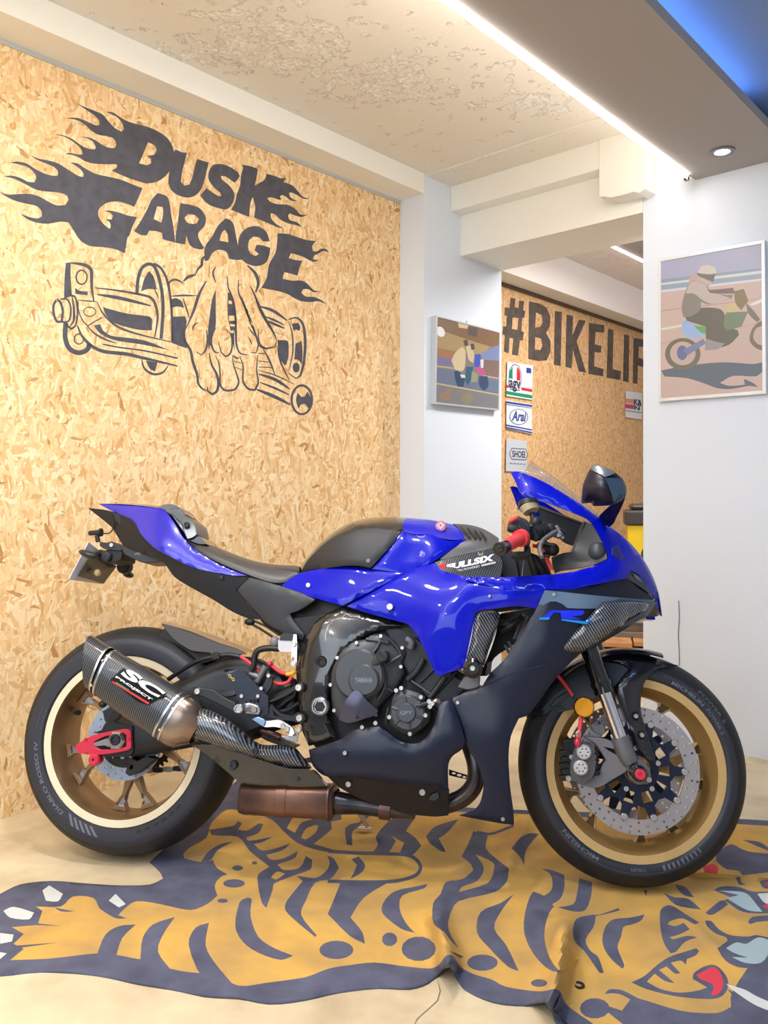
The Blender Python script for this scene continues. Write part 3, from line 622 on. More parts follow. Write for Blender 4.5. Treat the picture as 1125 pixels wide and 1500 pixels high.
def sign(name,c,label,base,rad=0):
    """plate on the back wall, corners tl,tr,br,bl"""
    P=c; off=bw(*P[0]); r=empty(name,off); tag(r,label,'sign')
    f=[bw(p[0],p[1],.002)-off for p in P]; b=[bw(p[0],p[1],.010)-off for p in P]
    quad_box('plate',f+b,base,r,bevel=.002)
    return r,off
def sg(r,off,k,loop,m,name='print',d=.0112,hole=None):
    lay=[(F(k,loop) if k else loop,m)]
    if hole: lay.append((hole,None))
    return flatprint(name,lay,lambda x,y:bw(x,y,d)-off,r)
def sgtext(r,off,k,c,s,m,d=.0118,bold=.02,shear=0,name='lettering'):
    c=F(k,c)
    def f(u,v):
        x=[(1-v)*((1-u)*c[0][i]+u*c[1][i])+v*((1-u)*c[3][i]+u*c[2][i]) for i in (0,1)]; return bw(x[0],x[1],d)-off
    return text_on(name,s,f,m,r,bold,shear,toward=CAMV-off)
SW=M('sign_white',(232,236,240),rough=.35); SG=M('sign_green',(20,150,105),rough=.4); SR=M('sign_red',(215,50,65),rough=.4); SB=M('sign_blue',(50,75,170),rough=.4); SK=M('sign_dark',(60,64,90),rough=.4); SO=M('sign_orange',(235,160,120),rough=.4); SP=M('sign_magenta',(205,70,130),rough=.4)
r,off=sign('wall_sign',F('B6',[(108,750),(285,775),(280,1012),(102,985)]),'white plate with green white and red helmet badge and agv letters, top of three signs',SW)
sg(r,off,'B6',[(118,860),(125,800),(148,768),(165,765),(190,780),(205,830),(205,890),(190,950),(130,940),(116,900)],SB)
sg(r,off,'B6',[(122,860),(129,802),(150,774),(165,771),(187,784),(201,830),(201,890),(188,944),(132,934),(120,900)],SW,d=.0116)
sg(r,off,'B6',[(122,860),(128,810),(145,785),(145,870)],SG,d=.012); sg(r,off,'B6',[(175,785),(190,800),(198,830),(198,880),(172,875)],SR,d=.012)
sg(r,off,'B6',[(205,925),(280,938),(280,957),(205,944)],SR); sg(r,off,'B6',[(102,908),(120,911),(120,929),(102,926)],SR); sg(r,off,'B6',[(102,950),(280,980),(280,1002),(102,972)],SG)
sgtext(r,off,'B6',[(122,950),(200,962),(200,885),(122,872)],'agv',SK,.0124,.03); sg(r,off,'B6',[(240,790),(272,795),(272,830),(240,825)],SB)
r,off=sign('wall_sign',F('B6',[(102,1015),(279,1042),(279,1248),(102,1208)]),'white plate with blue oval and the word Arai, middle of three signs',SW)
sg(r,off,'B6',[(102,1020),(279,1047),(279,1060),(102,1034)],SB); sg(r,off,'B6',[(102,1040),(279,1066),(279,1070),(102,1045)],SB)
for rr,mm,dd in ((1,SB,.0112),(.93,SW,.0116)):
    (x,y),=F('B6',[(187,1128)]); sg(r,off,None,ell(x,y,64/4.6875*rr,55/4.6875*rr,28,.12),mm,d=dd)
sgtext(r,off,'B6',[(138,1155),(240,1162),(240,1092),(138,1085)],'Arai',SB,.0122,.03,.3); sg(r,off,'B6',[(102,1180),(279,1214),(279,1222),(102,1190)],SB); sg(r,off,'B6',[(102,1196),(279,1232),(279,1242),(102,1205)],SB)
r,off=sign('wall_sign',F('P2',[(760,1170),(935,1190),(935,1450),(755,1445)]),'pale grey plate with six-sided outline and the word SHOEI, lowest of three signs',M('sign_grey',(205,212,224),rough=.35))
hx=[(785,1298),(805,1248),(925,1255),(942,1300),(925,1352),(805,1345)]; hx2=[(790,1298),(808,1254),(922,1261),(937,1300),(922,1346),(808,1339)]
sg(r,off,'P2',hx,SK); sg(r,off,'P2',hx2,M('sign_grey2',(205,212,224),rough=.35),d=.0116); sgtext(r,off,'P2',[(810,1325),(918,1333),(918,1275),(810,1268)],'SHOEI',SK,.0122,.03)
for u_ in range(5): sg(r,off,'P2',[(790+u_*28,1372+u_*2),(812+u_*28,1374+u_*2),(812+u_*28,1382+u_*2),(790+u_*28,1380+u_*2)],M('print_grey',(130,140,158)))
r,off=sign('wall_sign',F('B6',[(922,950),(1036,965),(1030,1148),(918,1130)]),'small white plate with orange and pink stripes and the letters K&N',SW)
sg(r,off,'B6',[(920,1000),(980,1008),(980,1040),(920,1032)],SO); sg(r,off,'B6',[(919,1038),(980,1046),(980,1075),(919,1067)],SP); sg(r,off,'B6',[(920,1082),(1032,1097),(1032,1102),(920,1087)],SG)
sgtext(r,off,'B6',[(978,1048),(1034,1056),(1034,1012),(978,1004)],'K&',SK,.0118,.04); sgtext(r,off,'B6',[(982,1080),(1018,1085),(1018,1055),(982,1050)],'N',SK,.0118,.04)

# storage seen through the doorway: box, crate, planks. Placed at about 4.7 m from the camera
WOODP=M('pallet_wood',(205,150,100),rough=.6,noise=1,nscale=9,c2=(170,118,74)); WOODG=M('grey_weathered_wood',(140,124,108),rough=.65,noise=1,nscale=8,c2=(110,98,88))
YB=M('yellow_box_paint',(225,190,20),rough=.4); KB=M('black_box_plastic',(58,50,46),rough=.4)
def cab(px,py,dep): return CAMV+ray(px,py)*dep
def wbox(name,c,size,rz,m,parent=None,bevel=.004):
    R=Matrix.Rotation(rz,4,'Z'); x,y,z=size[0]/2,size[1]/2,size[2]
    P=[(-x,-y,0),(x,-y,0),(x,y,0),(-x,y,0),(-x,-y,z),(x,-y,z),(x,y,z),(-x,y,z)]
    return quad_box(name,[Vector(c)+(R@Vector(p)) for p in P],m,parent,bevel)
b0=cab(958,840,4.7); rzz=math.radians(-14)
yb=empty('storage_box',(b0.x,b0.y,.44)); tag(yb,'tall yellow storage box with black lid, standing behind the motorcycle nose','box')
wbox('body',(0,0,0),(.30,.26,.42),rzz,YB,yb); wbox('lower_panel',(0,-.004,0),(.302,.262,.09),rzz,KB,yb); wbox('lid',(0,0,.42),(.33,.29,.085),rzz,KB,yb,.012); wbox('lid_top',(0,0,.505),(.27,.24,.035),rzz,KB,yb,.02)
for s_ in (-.06,.05): wbox('latch',(s_-.02,-.146,.45),(.03,.012,.02),rzz,BOLTM,yb)
R14=Matrix.Rotation(rzz,4,'Z')
P=[R14@Vector((-.035+.045*math.cos(a),-.1335,.25+.06*math.sin(a))) for a in [i*math.pi/10 for i in range(20)]]
mk('round_mark',P,[tuple(range(20))[::-1]],KB,yb)
c0=cab(945,900,4.72)
cr=empty('wooden_crate',(c0.x-.03,c0.y,.275)); tag(cr,'grey-brown wooden crate with metal fittings under the yellow box','crate')
wbox('body',(0,0,0),(.62,.34,.165),rzz,WOODG,cr,.003); wbox('metal_plate',(-.10,-.15,.05),(.16,.05,.07),rzz,STEEL,cr,.003)
pl=empty('pallet',(c0.x-.02,c0.y,0)); tag(pl,'low pallet of orange wooden planks behind the front mudguard','pallet')
for i in range(4): wbox('plank',(-.45+.24*i,-.10,.215),(.225,.42,.03),rzz,WOODP,pl,.006)
for i in range(4): wbox('plank',(-.45+.24*i,-.10,.165),(.225,.40,.025),rzz,WOODP,pl,.006)
wbox('bearer',(0,0,.245),(.95,.40,.03),rzz,WOODG,pl,.003)
for s_ in (-.38,0,.38): wbox('block',(s_,0,0),(.12,.34,.165),rzz,WOODG,pl,.004)

# ================================================================ FRAMED PICTURES
def picture(name,label,plane_p,plane_n,c,layers,bw_,frame_m,depth=.02):
    """c: glass corners px tl,tr,br,bl on the plane; layers in px"""
    P=[on_plane(p[0],p[1],plane_p+plane_n*depth,plane_n) for p in c]; off=P[3].copy(); r=empty(name,off); tag(r,label,'picture')
    P=[p-off for p in P]; cen=sum(P,Vector())/4
    ex=(P[2]-P[3]).normalized(); ez=Vector((0,0,1)); bk=plane_n*(-depth+.001)
    o=[P[0]-ex*bw_+ez*bw_,P[1]+ex*bw_+ez*bw_,P[2]+ex*bw_-ez*bw_,P[3]-ex*bw_-ez*bw_]
    fr=plane_n*.003
    for i in range(4):
        j=(i+1)%4; a,b,c_,d=o[i],o[j],P[j],P[i]
        quad_box('frame_rail',[v+bk for v in (a,b,c_,d)]+[v+fr for v in (a,b,c_,d)],frame_m,r,bevel=.001)
    flatprint('print',layers,lambda x,y:on_plane(x,y,plane_p+plane_n*depth,plane_n)-off,r)
    return r
def C(*c): 
    return M('ink_%d_%d_%d'%c,c,rough=.35,coat=.4)
ALU=M('pale_aluminium_frame',(200,206,212),rough=.35,metal=.3)
c=F('P1',[(222,250),(1070,98),(1080,1340),(222,1405)])
q=lambda pts,n=3,a=50: curve_pts(F('P1',pts),True,n,a)
LR=[(c,C(196,176,172)),(q([(222,250),(1070,98),(1070,330),(222,420)]),C(166,170,200)),(q([(222,400),(1072,305),(1072,330),(222,440)]),C(138,158,178)),(q([(222,430),(1072,325),(1072,350),(222,450)]),C(205,212,215)),(q([(222,448),(1072,350),(1072,395),(222,490)]),C(148,164,186)),(q([(222,490),(1072,392),(1072,410),(222,510)]),C(208,212,220)),
(q([(222,660),(1073,560),(1073,566),(222,670)]),C(176,152,150)),(q([(222,940),(1075,760),(1075,766),(222,948)]),C(180,155,150)),(q([(222,810),(400,780),(400,800),(222,832)]),C(205,215,205)),
(q([(222,1170),(430,1130),(740,1100),(1000,1115),(1078,1100),(1078,1180),(1020,1220),(830,1215),(720,1275),(800,1300),(930,1290),(920,1240),(990,1270),(1045,1310),(960,1300),(820,1325),(700,1320),(590,1280),(440,1235),(250,1220)]),C(92,108,128)),
(ell(*F('P1',[(405,1030)])[0],150/5.77,135/5.77,30),C(110,112,104)),(ell(*F('P1',[(405,1025)])[0],108/5.77,100/5.77,30),C(190,172,166)),(ell(*F('P1',[(400,1020)])[0],45/5.77,62/5.77,20),C(100,112,165)),
(q([(968,900),(990,820),(1040,765),(1076,750),(1076,1000),(1030,985),(985,945)]),C(118,112,108)),(q([(1000,890),(1020,820),(1076,790),(1076,960),(1030,940)]),C(190,172,166)),
(q([(400,1000),(580,900),(600,940),(450,1040)]),C(120,132,175)),
(q([(400,770),(430,740),(520,790),(600,800),(590,880),(470,900),(400,860)]),C(150,180,225)),(q([(500,790),(600,800),(610,860),(560,850)]),C(100,165,100)),
(q([(420,700),(560,640),(720,650),(760,700),(790,800),(870,830),(880,870),(800,950),(700,980),(600,900),(600,800),(440,750)]),C(102,102,98)),
(q([(600,900),(700,930),(760,940),(700,990),(590,1000)]),C(150,150,158)),(q([(770,680),(960,670),(900,800),(780,830),(750,790)]),C(116,134,112)),
(q([(410,720),(395,640),(415,540),(450,450),(500,410),(600,430),(640,500),(760,530),(830,530),(820,560),(720,590),(620,610),(560,590),(550,660),(480,710)]),C(134,132,128)),
(q([(430,520),(460,440),(510,415),(600,440),(620,500),(740,535),(810,560),(660,605),(580,580),(500,520)]),C(188,178,178)),
(q([(620,490),(740,480),(830,470),(850,520),(760,520),(640,515)]),C(122,106,104)),(q([(750,610),(850,600),(870,660),(760,680)]),C(196,184,140)),(q([(840,500),(920,480),(960,580),(900,660),(850,600)]),C(132,122,92)),(q([(940,600),(1000,660),(1060,740),(1030,760),(960,690)]),C(120,114,112)),
(q([(970,610),(1076,560),(1076,590),(1000,620)]),C(218,220,224)),
(q([(455,430),(460,370),(500,350),(540,370),(560,410),(640,440),(630,460),(560,440),(500,410)]),C(186,164,166)),
(q([(530,340),(560,290),(620,278),(680,300),(690,345),(640,355),(560,350)]),C(200,196,192)),(q([(525,345),(640,360),(680,350),(665,420),(600,400),(530,365)]),C(122,112,106)),(q([(520,370),(640,420),(660,445),(620,445),(550,400)]),C(186,180,176))]
picture('framed_photograph','tall framed photo of a rider wheelying a dirt bike on a beach',room(HB,0),-A,c,LR,.013,M('white_aluminium_frame',(226,228,232),rough=.35,metal=.2))
c=F('P2',[(176,140),(700,278),(692,918),(165,862)])
q=lambda pts,n=3,a=50: curve_pts(F('P2',pts),True,n,a)
LL=[(c,C(128,124,130)),(q([(176,140),(700,278),(700,375),(620,390),(400,320),(172,240)]),C(128,100,78)),(q([(350,190),(440,210),(430,240),(360,230)]),C(215,190,160)),(q([(440,220),(520,240),(510,310),(430,290)]),C(90,84,84)),
(q([(172,240),(400,320),(620,390),(560,460),(400,440),(172,420)]),C(166,146,104)),(q([(172,400),(330,430),(300,500),(172,470)]),C(160,120,90)),(q([(550,440),(700,380),(700,510),(560,500)]),C(122,134,178)),(q([(560,500),(700,510),(697,650),(570,630)]),C(128,108,100)),
(q([(172,470),(300,500),(310,560),(170,545)]),C(120,120,160)),(q([(170,548),(330,570),(330,582),(170,562)]),C(190,170,130)),(q([(560,630),(697,655),(697,665),(560,640)]),C(190,170,150)),
(q([(168,570),(330,600),(560,650),(695,680),(694,790),(168,700)]),C(108,120,146)),(q([(168,696),(694,793),(694,803),(168,708)]),C(196,184,132)),(q([(166,712),(694,806),(692,918),(165,862)]),C(126,126,134)),(q([(200,790),(300,740),(280,850),(200,830)]),C(150,128,112)),(q([(380,800),(440,770),(490,830),(440,870),(390,860)]),C(142,134,108)),
(q([(320,600),(345,590),(410,650),(400,730),(350,730),(325,660)]),C(52,76,112)),(q([(530,640),(600,640),(610,720),(570,765),(530,720)]),C(60,80,116)),(q([(420,560),(480,560),(470,640),(440,720),(410,680)]),C(60,98,122)),
(q([(295,510),(330,440),(390,390),(415,440),(410,560),(390,600),(330,590)]),C(206,190,160)),(q([(420,380),(460,380),(490,460),(480,530),(440,500)]),C(200,186,150)),(q([(395,340),(430,330),(440,380),(410,390)]),C(94,70,76)),(q([(455,370),(485,365),(495,410),(465,420)]),C(82,74,100)),
(q([(490,460),(540,450),(545,520),(520,570),(490,560)]),C(70,90,190)),(q([(500,570),(540,560),(590,610),(560,640),(520,610)]),C(190,90,140)),(q([(540,500),(568,500),(565,570),(545,570)]),C(210,212,225)),(q([(470,600),(520,620),(515,690),(460,690)]),C(150,150,120)),(q([(370,625),(410,630),(415,655),(380,655)]),C(222,214,220)),
(ell(*F('P2',[(203,265)])[0],6,8,20,-.5),C(240,240,245))]
pc=picture('framed_photograph','smaller framed photo of two people by a motorcycle on a street, beside the doorway',room(0,0),B,c,LL,.008,ALU,.03)
hk=on_plane(*F('P2',[(424,180)])[0],room(0,.01),B)-pc.location
ellipsoid('hook',hk,(.004,.004,.006),BOLTM,pc)
# hairline crack in the concrete at the front
P=[on_floor(x,y,0) for x,y in [(640,1432),(645,1452),(641,1466),(628,1478),(612,1492),(604,1506)]]
V=[];n_=len(P)
for i,p_ in enumerate(P):
    wd_=.0012 if 0<i<n_-1 else .0002; V+=[p_+Vector((-wd_,0,.0006)),p_+Vector((wd_,0,.0006))]
o=mk('floor_crack',V,[(2*i,2*i+1,2*i+3,2*i+2) for i in range(n_-1)],M('crack_brown',(120,100,78),rough=.9)); o.parent=fl
# thin wire on the right wall
P=[on_plane(x,y,room(HB-.004,0),A) for x,y in [(994,880),(995,905),(993.5,930),(995,955),(995,975)]]
tag(solid('wall_wire',P,.0016,M('purple_wire',(110,95,125),rough=.5),None,6),'thin dark wire hanging down the white right wall above the front wheel','wire')

# ================================================================ RUG (printed pattern on a wrinkled mat lying on the floor)
RY=M('rug_yellow',(218,172,84),rough=.92,noise=1,nscale=7,c2=(180,146,90),bump=.25,bscale=350)
RD=M('rug_slate',(96,99,122),rough=.92,noise=1,nscale=14,c2=(74,77,98),bump=.25,bscale=350)
RW=M('rug_pale',(205,210,210),rough=.9); RLB=M('rug_light_blue',(168,190,198),rough=.9); RR=M('rug_red',(214,60,78),rough=.9); RDE=M('rug_edge',(52,52,66),rough=.9)
lay=[]
out=F('R1',[(-60,330),(0,300),(60,272),(150,262),(240,268),(350,275),(440,273),(480,255),(470,235),(440,207),(500,150),(560,90),(640,20),(700,-35),(760,-50),(840,-20),(960,10)])+F('px',[(560,1172),(700,1184),(779,1187),(900,1191),(1010,1196),(1110,1201),(1240,1210),(1300,1400),(1300,1580),(1000,1600),(900,1560)])+F('R0',[(640,680),(600,645),(570,612),(550,575),(530,552),(480,560),(400,550),(325,520),(300,480),(285,463),(265,470),(230,500),(180,515),(100,515)])+F('R1',[(1000,588),(900,608),(790,620),(700,603),(600,597),(500,578),(400,560),(320,545),(220,530),(120,528),(0,540),(-60,520)])
lay.append((curve_pts(out,True,3,60),RD))
def rl(k,pts,m,n=3,a=60): lay.append((curve_pts(F(k,pts),True,n,a),m))
yel=F('R1',[(30,495),(70,462),(40,447),(70,418),(35,398),(110,392),(125,350),(105,337),(180,337),(215,308),(275,312),(295,345),(345,368),(360,350),(400,322),(470,330),(560,348),(610,330),(640,305),(632,275),(650,250),(670,243),(640,225),(628,205)])+F('R2',[(318,430),(235,445),(130,420),(125,390),(170,350),(270,290),(300,200),(400,113),(520,125),(640,110),(900,110)])+F('px',[(480,1183),(700,1190),(779,1193),(900,1199),(1010,1203),(1110,1209),(1300,1222),(1300,1420),(1120,1400),(1072,1455),(1071,1475),(1050,1484),(990,1480),(925,1462)])+F('R4',[(740,1300),(560,1240),(500,1330),(450,1310),(380,1250),(350,1180),(310,1162),(240,1177),(150,1172),(0,1147)])+F('R3',[(900,1030),(800,1000),(730,960),(690,902),(650,900),(610,950),(560,970),(400,955),(260,937),(130,950),(0,972)])+F('R1',[(900,545),(780,562),(700,570),(620,530),(585,533),(500,520),(450,490),(410,492),(345,480),(285,475),(150,490)])
lay.append((curve_pts(yel,True,3,60),RY))
rl('R4',[(380,1250),(450,1310),(560,1385),(700,1500),(900,1500),(700,1350),(560,1250)],RY)
lay.append((curve_pts(F('R4',[(560,1390),(450,1312),(380,1252),(352,1185),(300,1300),(420,1400)]),True,3),RD))
for q_ in [[(125,290),(145,275),(185,300),(170,322),(135,320)],[(320,320),(340,300),(370,330),(350,340)],[(10,350),(40,338),(100,355),(85,375),(30,370)],[(0,415),(40,420),(35,440),(0,447)],[(-8,470),(20,475),(0,492)]]: rl('R1',q_,RW)
for q_ in [[(287,474),(310,420),(350,395),(400,390),(360,430),(342,482)],[(413,494),(420,430),(450,390),(515,368),(480,420),(465,470),(500,520)],[(555,450),(575,400),(615,385),(605,450),(630,500),(690,572),(600,550)],[(160,340),(220,352),(180,352)],[(295,345),(360,367),(372,372),(340,372)]]: rl('R1',q_,RD)
for q_ in [[(105,386),(180,395),(105,392)],[(50,452),(175,443),(50,460)]]: rl('R1',q_,RD)
lay.append((ell(*F('R1',[(990,465)])[0],25,13.5),RD))
for q_ in [[(285,240),(440,215),(470,185),(495,200),(470,240),(530,245),(600,200),(630,205),(600,260),(520,290),(540,310),(690,285),(620,320),(570,330),(620,370),(700,360),(805,325),(750,370),(650,400),(680,430),(760,420),(850,375),(830,420),(720,460),(760,495),(860,480),(900,405),(940,430),(930,490),(840,525),(700,580),(690,620),(650,735),(620,700),(595,580),(600,520),(670,475),(600,420),(540,370),(470,285),(310,275)],
[(440,315),(340,370),(300,430),(235,445),(280,380),(360,330)],[(1035,405),(1075,420),(1110,480),(1060,550),(960,575),(900,690),(870,780),(970,910),(960,920),(850,830),(770,750),(780,690),(880,565),(840,530),(960,545),(1030,500),(1050,450)],
[(480,700),(530,670),(558,680),(550,790),(600,920),(700,990),(820,1038),(740,1065),(600,1020),(500,950),(452,850)],[(560,128),(650,140),(830,140),(780,230),(830,260),(880,190),(1125,135),(1125,175),(1060,190),(1060,240),(950,330),(1125,380),(1125,392),(980,370),(850,325),(760,250),(690,180)]]: rl('R2',q_,RD)
rl('R2',[(980,215),(960,260),(900,300),(870,290),(900,235),(960,210)],RY); rl('R2',[(680,540),(720,505),(770,520),(710,555)],RY)
for c_,a,b in [((468,482),35,17),((575,450),18,11),((445,580),70,27),((372,690),34,14)]: lay.append((ell(*F('R2',[c_])[0],a/4.327,b/4.327,12),RD))
for q_ in [[(95,205),(130,175),(175,165),(205,120),(245,120),(200,160),(165,195),(135,220),(135,295),(105,290)],[(265,245),(310,185),(350,150),(400,120),(490,125),(430,215),(480,250),(515,295),(460,350),(395,340),(420,280),(350,240),(375,270),(325,340),(245,335),(275,290)],[(540,245),(590,190),(720,150),(650,230),(610,255),(650,330),(620,325),(560,280)],
[(130,370),(170,355),(205,400),(190,440),(125,478),(150,430),(160,400)],[(70,500),(350,488),(200,580),(125,690),(190,770),(205,835),(120,790),(0,670),(30,600)],[(550,505),(530,530),(410,570),(395,640),(430,720),(480,775),(400,750),(300,665),(310,600),(370,545),(480,520)],
[(650,495),(740,480),(800,430),(785,395),(735,355),(770,290),(800,215),(880,240),(870,310),(930,370),(995,420),(985,490),(920,550),(720,600),(670,680),(665,760),(720,860),(670,810),(640,770),(580,720),(580,610),(620,560)],[(1025,560),(950,660),(915,750),(980,840),(1050,985),(990,960),(880,850),(820,770),(840,660),(950,610)],[(670,870),(745,905),(700,890)]]: rl('R3',q_,RD)
rl('R3',[(815,345),(905,385),(915,420),(880,500),(720,550),(740,520),(820,490),(858,420)],RY)
for q_,w_ in (([(0,325),(150,335),(430,345),(490,375),(510,420),(480,460),(370,490),(180,495),(0,490)],5.2),([(820,220),(900,230),(1020,185)],3.8)): lay.append((stroke(F('R3',q_),w_,False),RD))
for c_,a,b in [((340,810),42,38),((500,862),95,68),((850,938),85,45)]: lay.append((ell(*F('R3',[c_])[0],a/3.75,b/3.75,14),RD))
for q_ in [[(180,545),(240,570),(310,640),(280,680),(255,760),(250,850),(280,960),(340,1045),(390,1050),(300,1050),(220,990),(150,890),(118,780),(130,660),(160,570)],[(230,400),(300,410),(375,440),(375,520),(350,590),(290,630),(240,575),(290,540),(300,480),(280,430)],[(470,460),(550,485),(545,570),(510,660),(440,672),(330,645),(430,625),(455,560)],
[(430,790),(450,720),(530,695),(600,690),(720,650),(725,665),(650,685),(575,700),(560,770),(510,850),(540,920),(590,960),(625,1060),(600,1060),(550,990),(500,920),(440,860)],[(885,690),(860,730),(800,755),(750,770),(735,830),(712,900),(755,1010),(745,1035),(700,1000),(640,930),(615,850),(640,760),(690,720),(790,710)],[(40,270),(100,200),(160,175),(215,180),(170,230),(130,290),(120,380),(90,320)],[(875,535),(900,535),(895,575)],
[(630,1195),(660,1165),(740,1170),(860,1230),(1000,1290),(1080,1300),(1080,1375),(1050,1360),(900,1290),(740,1200),(680,1190)]]: rl('R4',q_,RD)
for c_,a,b in [((215,1125),52,25),((568,1285),95,65)]: lay.append((ell(*F('R4',[c_])[0],a/4.327,b/4.327,14),RD))
for q_,m_ in [([(590,330),(680,265),(760,300),(830,320),(1000,335),(1000,450),(850,470),(740,475),(640,430),(580,380)],RD),([(570,380),(640,430),(600,420),(560,400)],RY),([(715,495),(745,490),(755,525),(785,545),(740,545)],RD),([(880,520),(938,510),(980,540),(938,570),(900,560)],RD),([(915,530),(938,522),(950,540),(930,552)],RR),
([(565,580),(620,555),(740,560),(830,590),(950,590),(1000,740),(830,740),(740,720),(640,650),(680,630)],RD),([(600,585),(740,590),(800,610),(860,680),(900,730),(800,720),(690,660),(650,635),(740,615)],RLB),([(510,735),(600,660),(640,650),(665,680),(570,745),(530,750)],RD),([(865,605),(938,600),(960,690),(905,660)],RW),([(905,690),(938,670),(950,720)],RR),([(300,540),(370,560),(430,630),(370,620),(320,580)],RD),([(220,600),(300,630),(390,640),(480,715),(400,705),(300,680)],RD),
([(195,740),(215,700),(270,685),(340,725),(465,805),(430,815),(350,775),(265,795),(250,815),(300,828),(360,805),(400,850),(330,885),(262,905),(290,918),(380,895),(455,905),(370,935),(310,1000),(270,1015),(225,950),(200,850)],RD),
([(0,1215),(90,1170),(170,1100),(260,1040),(380,1000),(445,980),(465,1000),(440,1030),(380,1055),(375,1095),(340,1065),(270,1080),(335,1150),(300,1155),(240,1105),(190,1130),(297,1220),(230,1205),(160,1155),(105,1210),(200,1260),(330,1285),(450,1272),(520,1250),(420,1190),(430,1150),(500,1105),(570,1095),(630,1140),(665,1210),(650,1280),(600,1320),(520,1330),(300,1310),(100,1260)],RD),
([(445,1165),(530,1120),(580,1115),(620,1170),(630,1240),(590,1300),(545,1300),(565,1250),(545,1220),(480,1195)],RR),([(0,1310),(100,1340),(300,1400),(450,1425),(640,1420),(690,1380),(690,1300),(650,1260),(720,1290),(810,1330),(1000,1430),(1000,1560),(300,1560),(130,1400)],RD),([(650,1225),(780,1265),(860,1310),(1000,1370),(1000,1430),(870,1380),(800,1340),(700,1270)],RW),
([(505,790),(550,795),(600,850),(680,890),(800,900),(860,890),(1000,920),(1000,1150),(870,1120),(730,1110),(640,1060),(590,980),(660,930),(650,905),(580,880),(520,830)],RD),([(650,980),(720,940),(790,950),(870,905),(950,925),(950,1000),(890,1080),(780,1080),(690,1040),(800,1045),(700,1010)],RLB),([(800,800),(830,765),(980,750),(980,790),(860,800),(820,815)],RD),([(770,1160),(810,1145),(855,1165),(825,1190),(850,1240),(960,1310),(900,1300),(830,1250),(785,1200)],RD),([(490,420),(560,400),(600,430),(590,470),(500,460)],RR),([(640,440),(740,450),(760,480),(620,470)],RY),([(820,260),(760,235),(880,250),(938,290),(938,310)],RD)]: rl('R5',q_,m_)
RIDGE=[ # px polylines, half width, height(m): folds and creases
 ([(657,1412),(652,1380),(640,1345)],18,.075),([(805,1466),(815,1430),(820,1400),(826,1360)],22,.08),([(784,1337),(822,1385),(870,1418)],12,.012),
 ([(1010,1277),(1060,1279),(1125,1283),(1250,1287)],9,.016),([(800,1310),(860,1305),(700,1250),(640,1225)],30,.008),([(560,1225),(470,1215)],20,.006),([(970,1310),(1010,1345),(1050,1390)],10,.006),([(420,1390),(500,1330)],40,.005),([(486,1252),(560,1258),(620,1240),(700,1192)],20,.02),([(775,1190),(745,1268)],14,.022),([(560,1225),(480,1228)],12,.012),([(640,1335),(655,1300),(700,1270)],16,.010),([(905,1310),(960,1275)],14,.012),([(300,1200),(420,1230)],14,.008)]
def rug_h(px,py):
    h=.004
    for P_,hw,H_ in RIDGE:
        d=1e9
        for (x1,y1),(x2,y2) in zip(P_,P_[1:]):
            L=(x2-x1)**2+(y2-y1)**2; t=max(0,min(1,((px-x1)*(x2-x1)+(py-y1)*(y2-y1))/L)); d=min(d,math.hypot(px-x1-t*(x2-x1),(py-y1-t*(y2-y1))*1.3))
        h+=H_*math.exp(-(d/hw)**2*1.6)
    h+=.0012*(math.sin(px*.045+py*.06)+math.sin(px*.021-py*.09))
    k=min(1,max(0,(math.hypot((px-958)/1.6,py-1300)-22)/26)); k2=min(1,max(0,(math.hypot((px-235)/1.8,py-1250)-30)/20))
    return max(h*k*k2,.0009)
def rugf(x,y): return on_floor(x,y,rug_h(x,y))
rug=flatprint('tiger_rug',lay,rugf,None,7,True)
tag(rug,'yellow and slate tiger-shaped rug with red mouth, wrinkled under the motorcycle','rug')
sol=rug.modifiers.new('thick','SOLIDIFY'); sol.thickness=.005; sol.offset=-1
ey=knobz=None
def zring(name,px,py,r,m,parent=None):
    p=rugf(px,py); n=16; V=[];fc=[]
    for i in range(n):
        a=2*math.pi*i/n
        for rr,z in ((r*.5,.001),(r*.6,.003),(r,.003),(r,.0)): V.append((p.x+rr*math.cos(a),p.y+rr*math.sin(a),p.z+z))
    for i in range(n):
        j=(i+1)%n
        for k in range(3): fc.append((i*4+k,i*4+k+1,j*4+k+1,j*4+k))
    return mk(name,V,fc,m,parent,smooth=True)
zring('eyelet',848,1444,.012,DARK,rug)
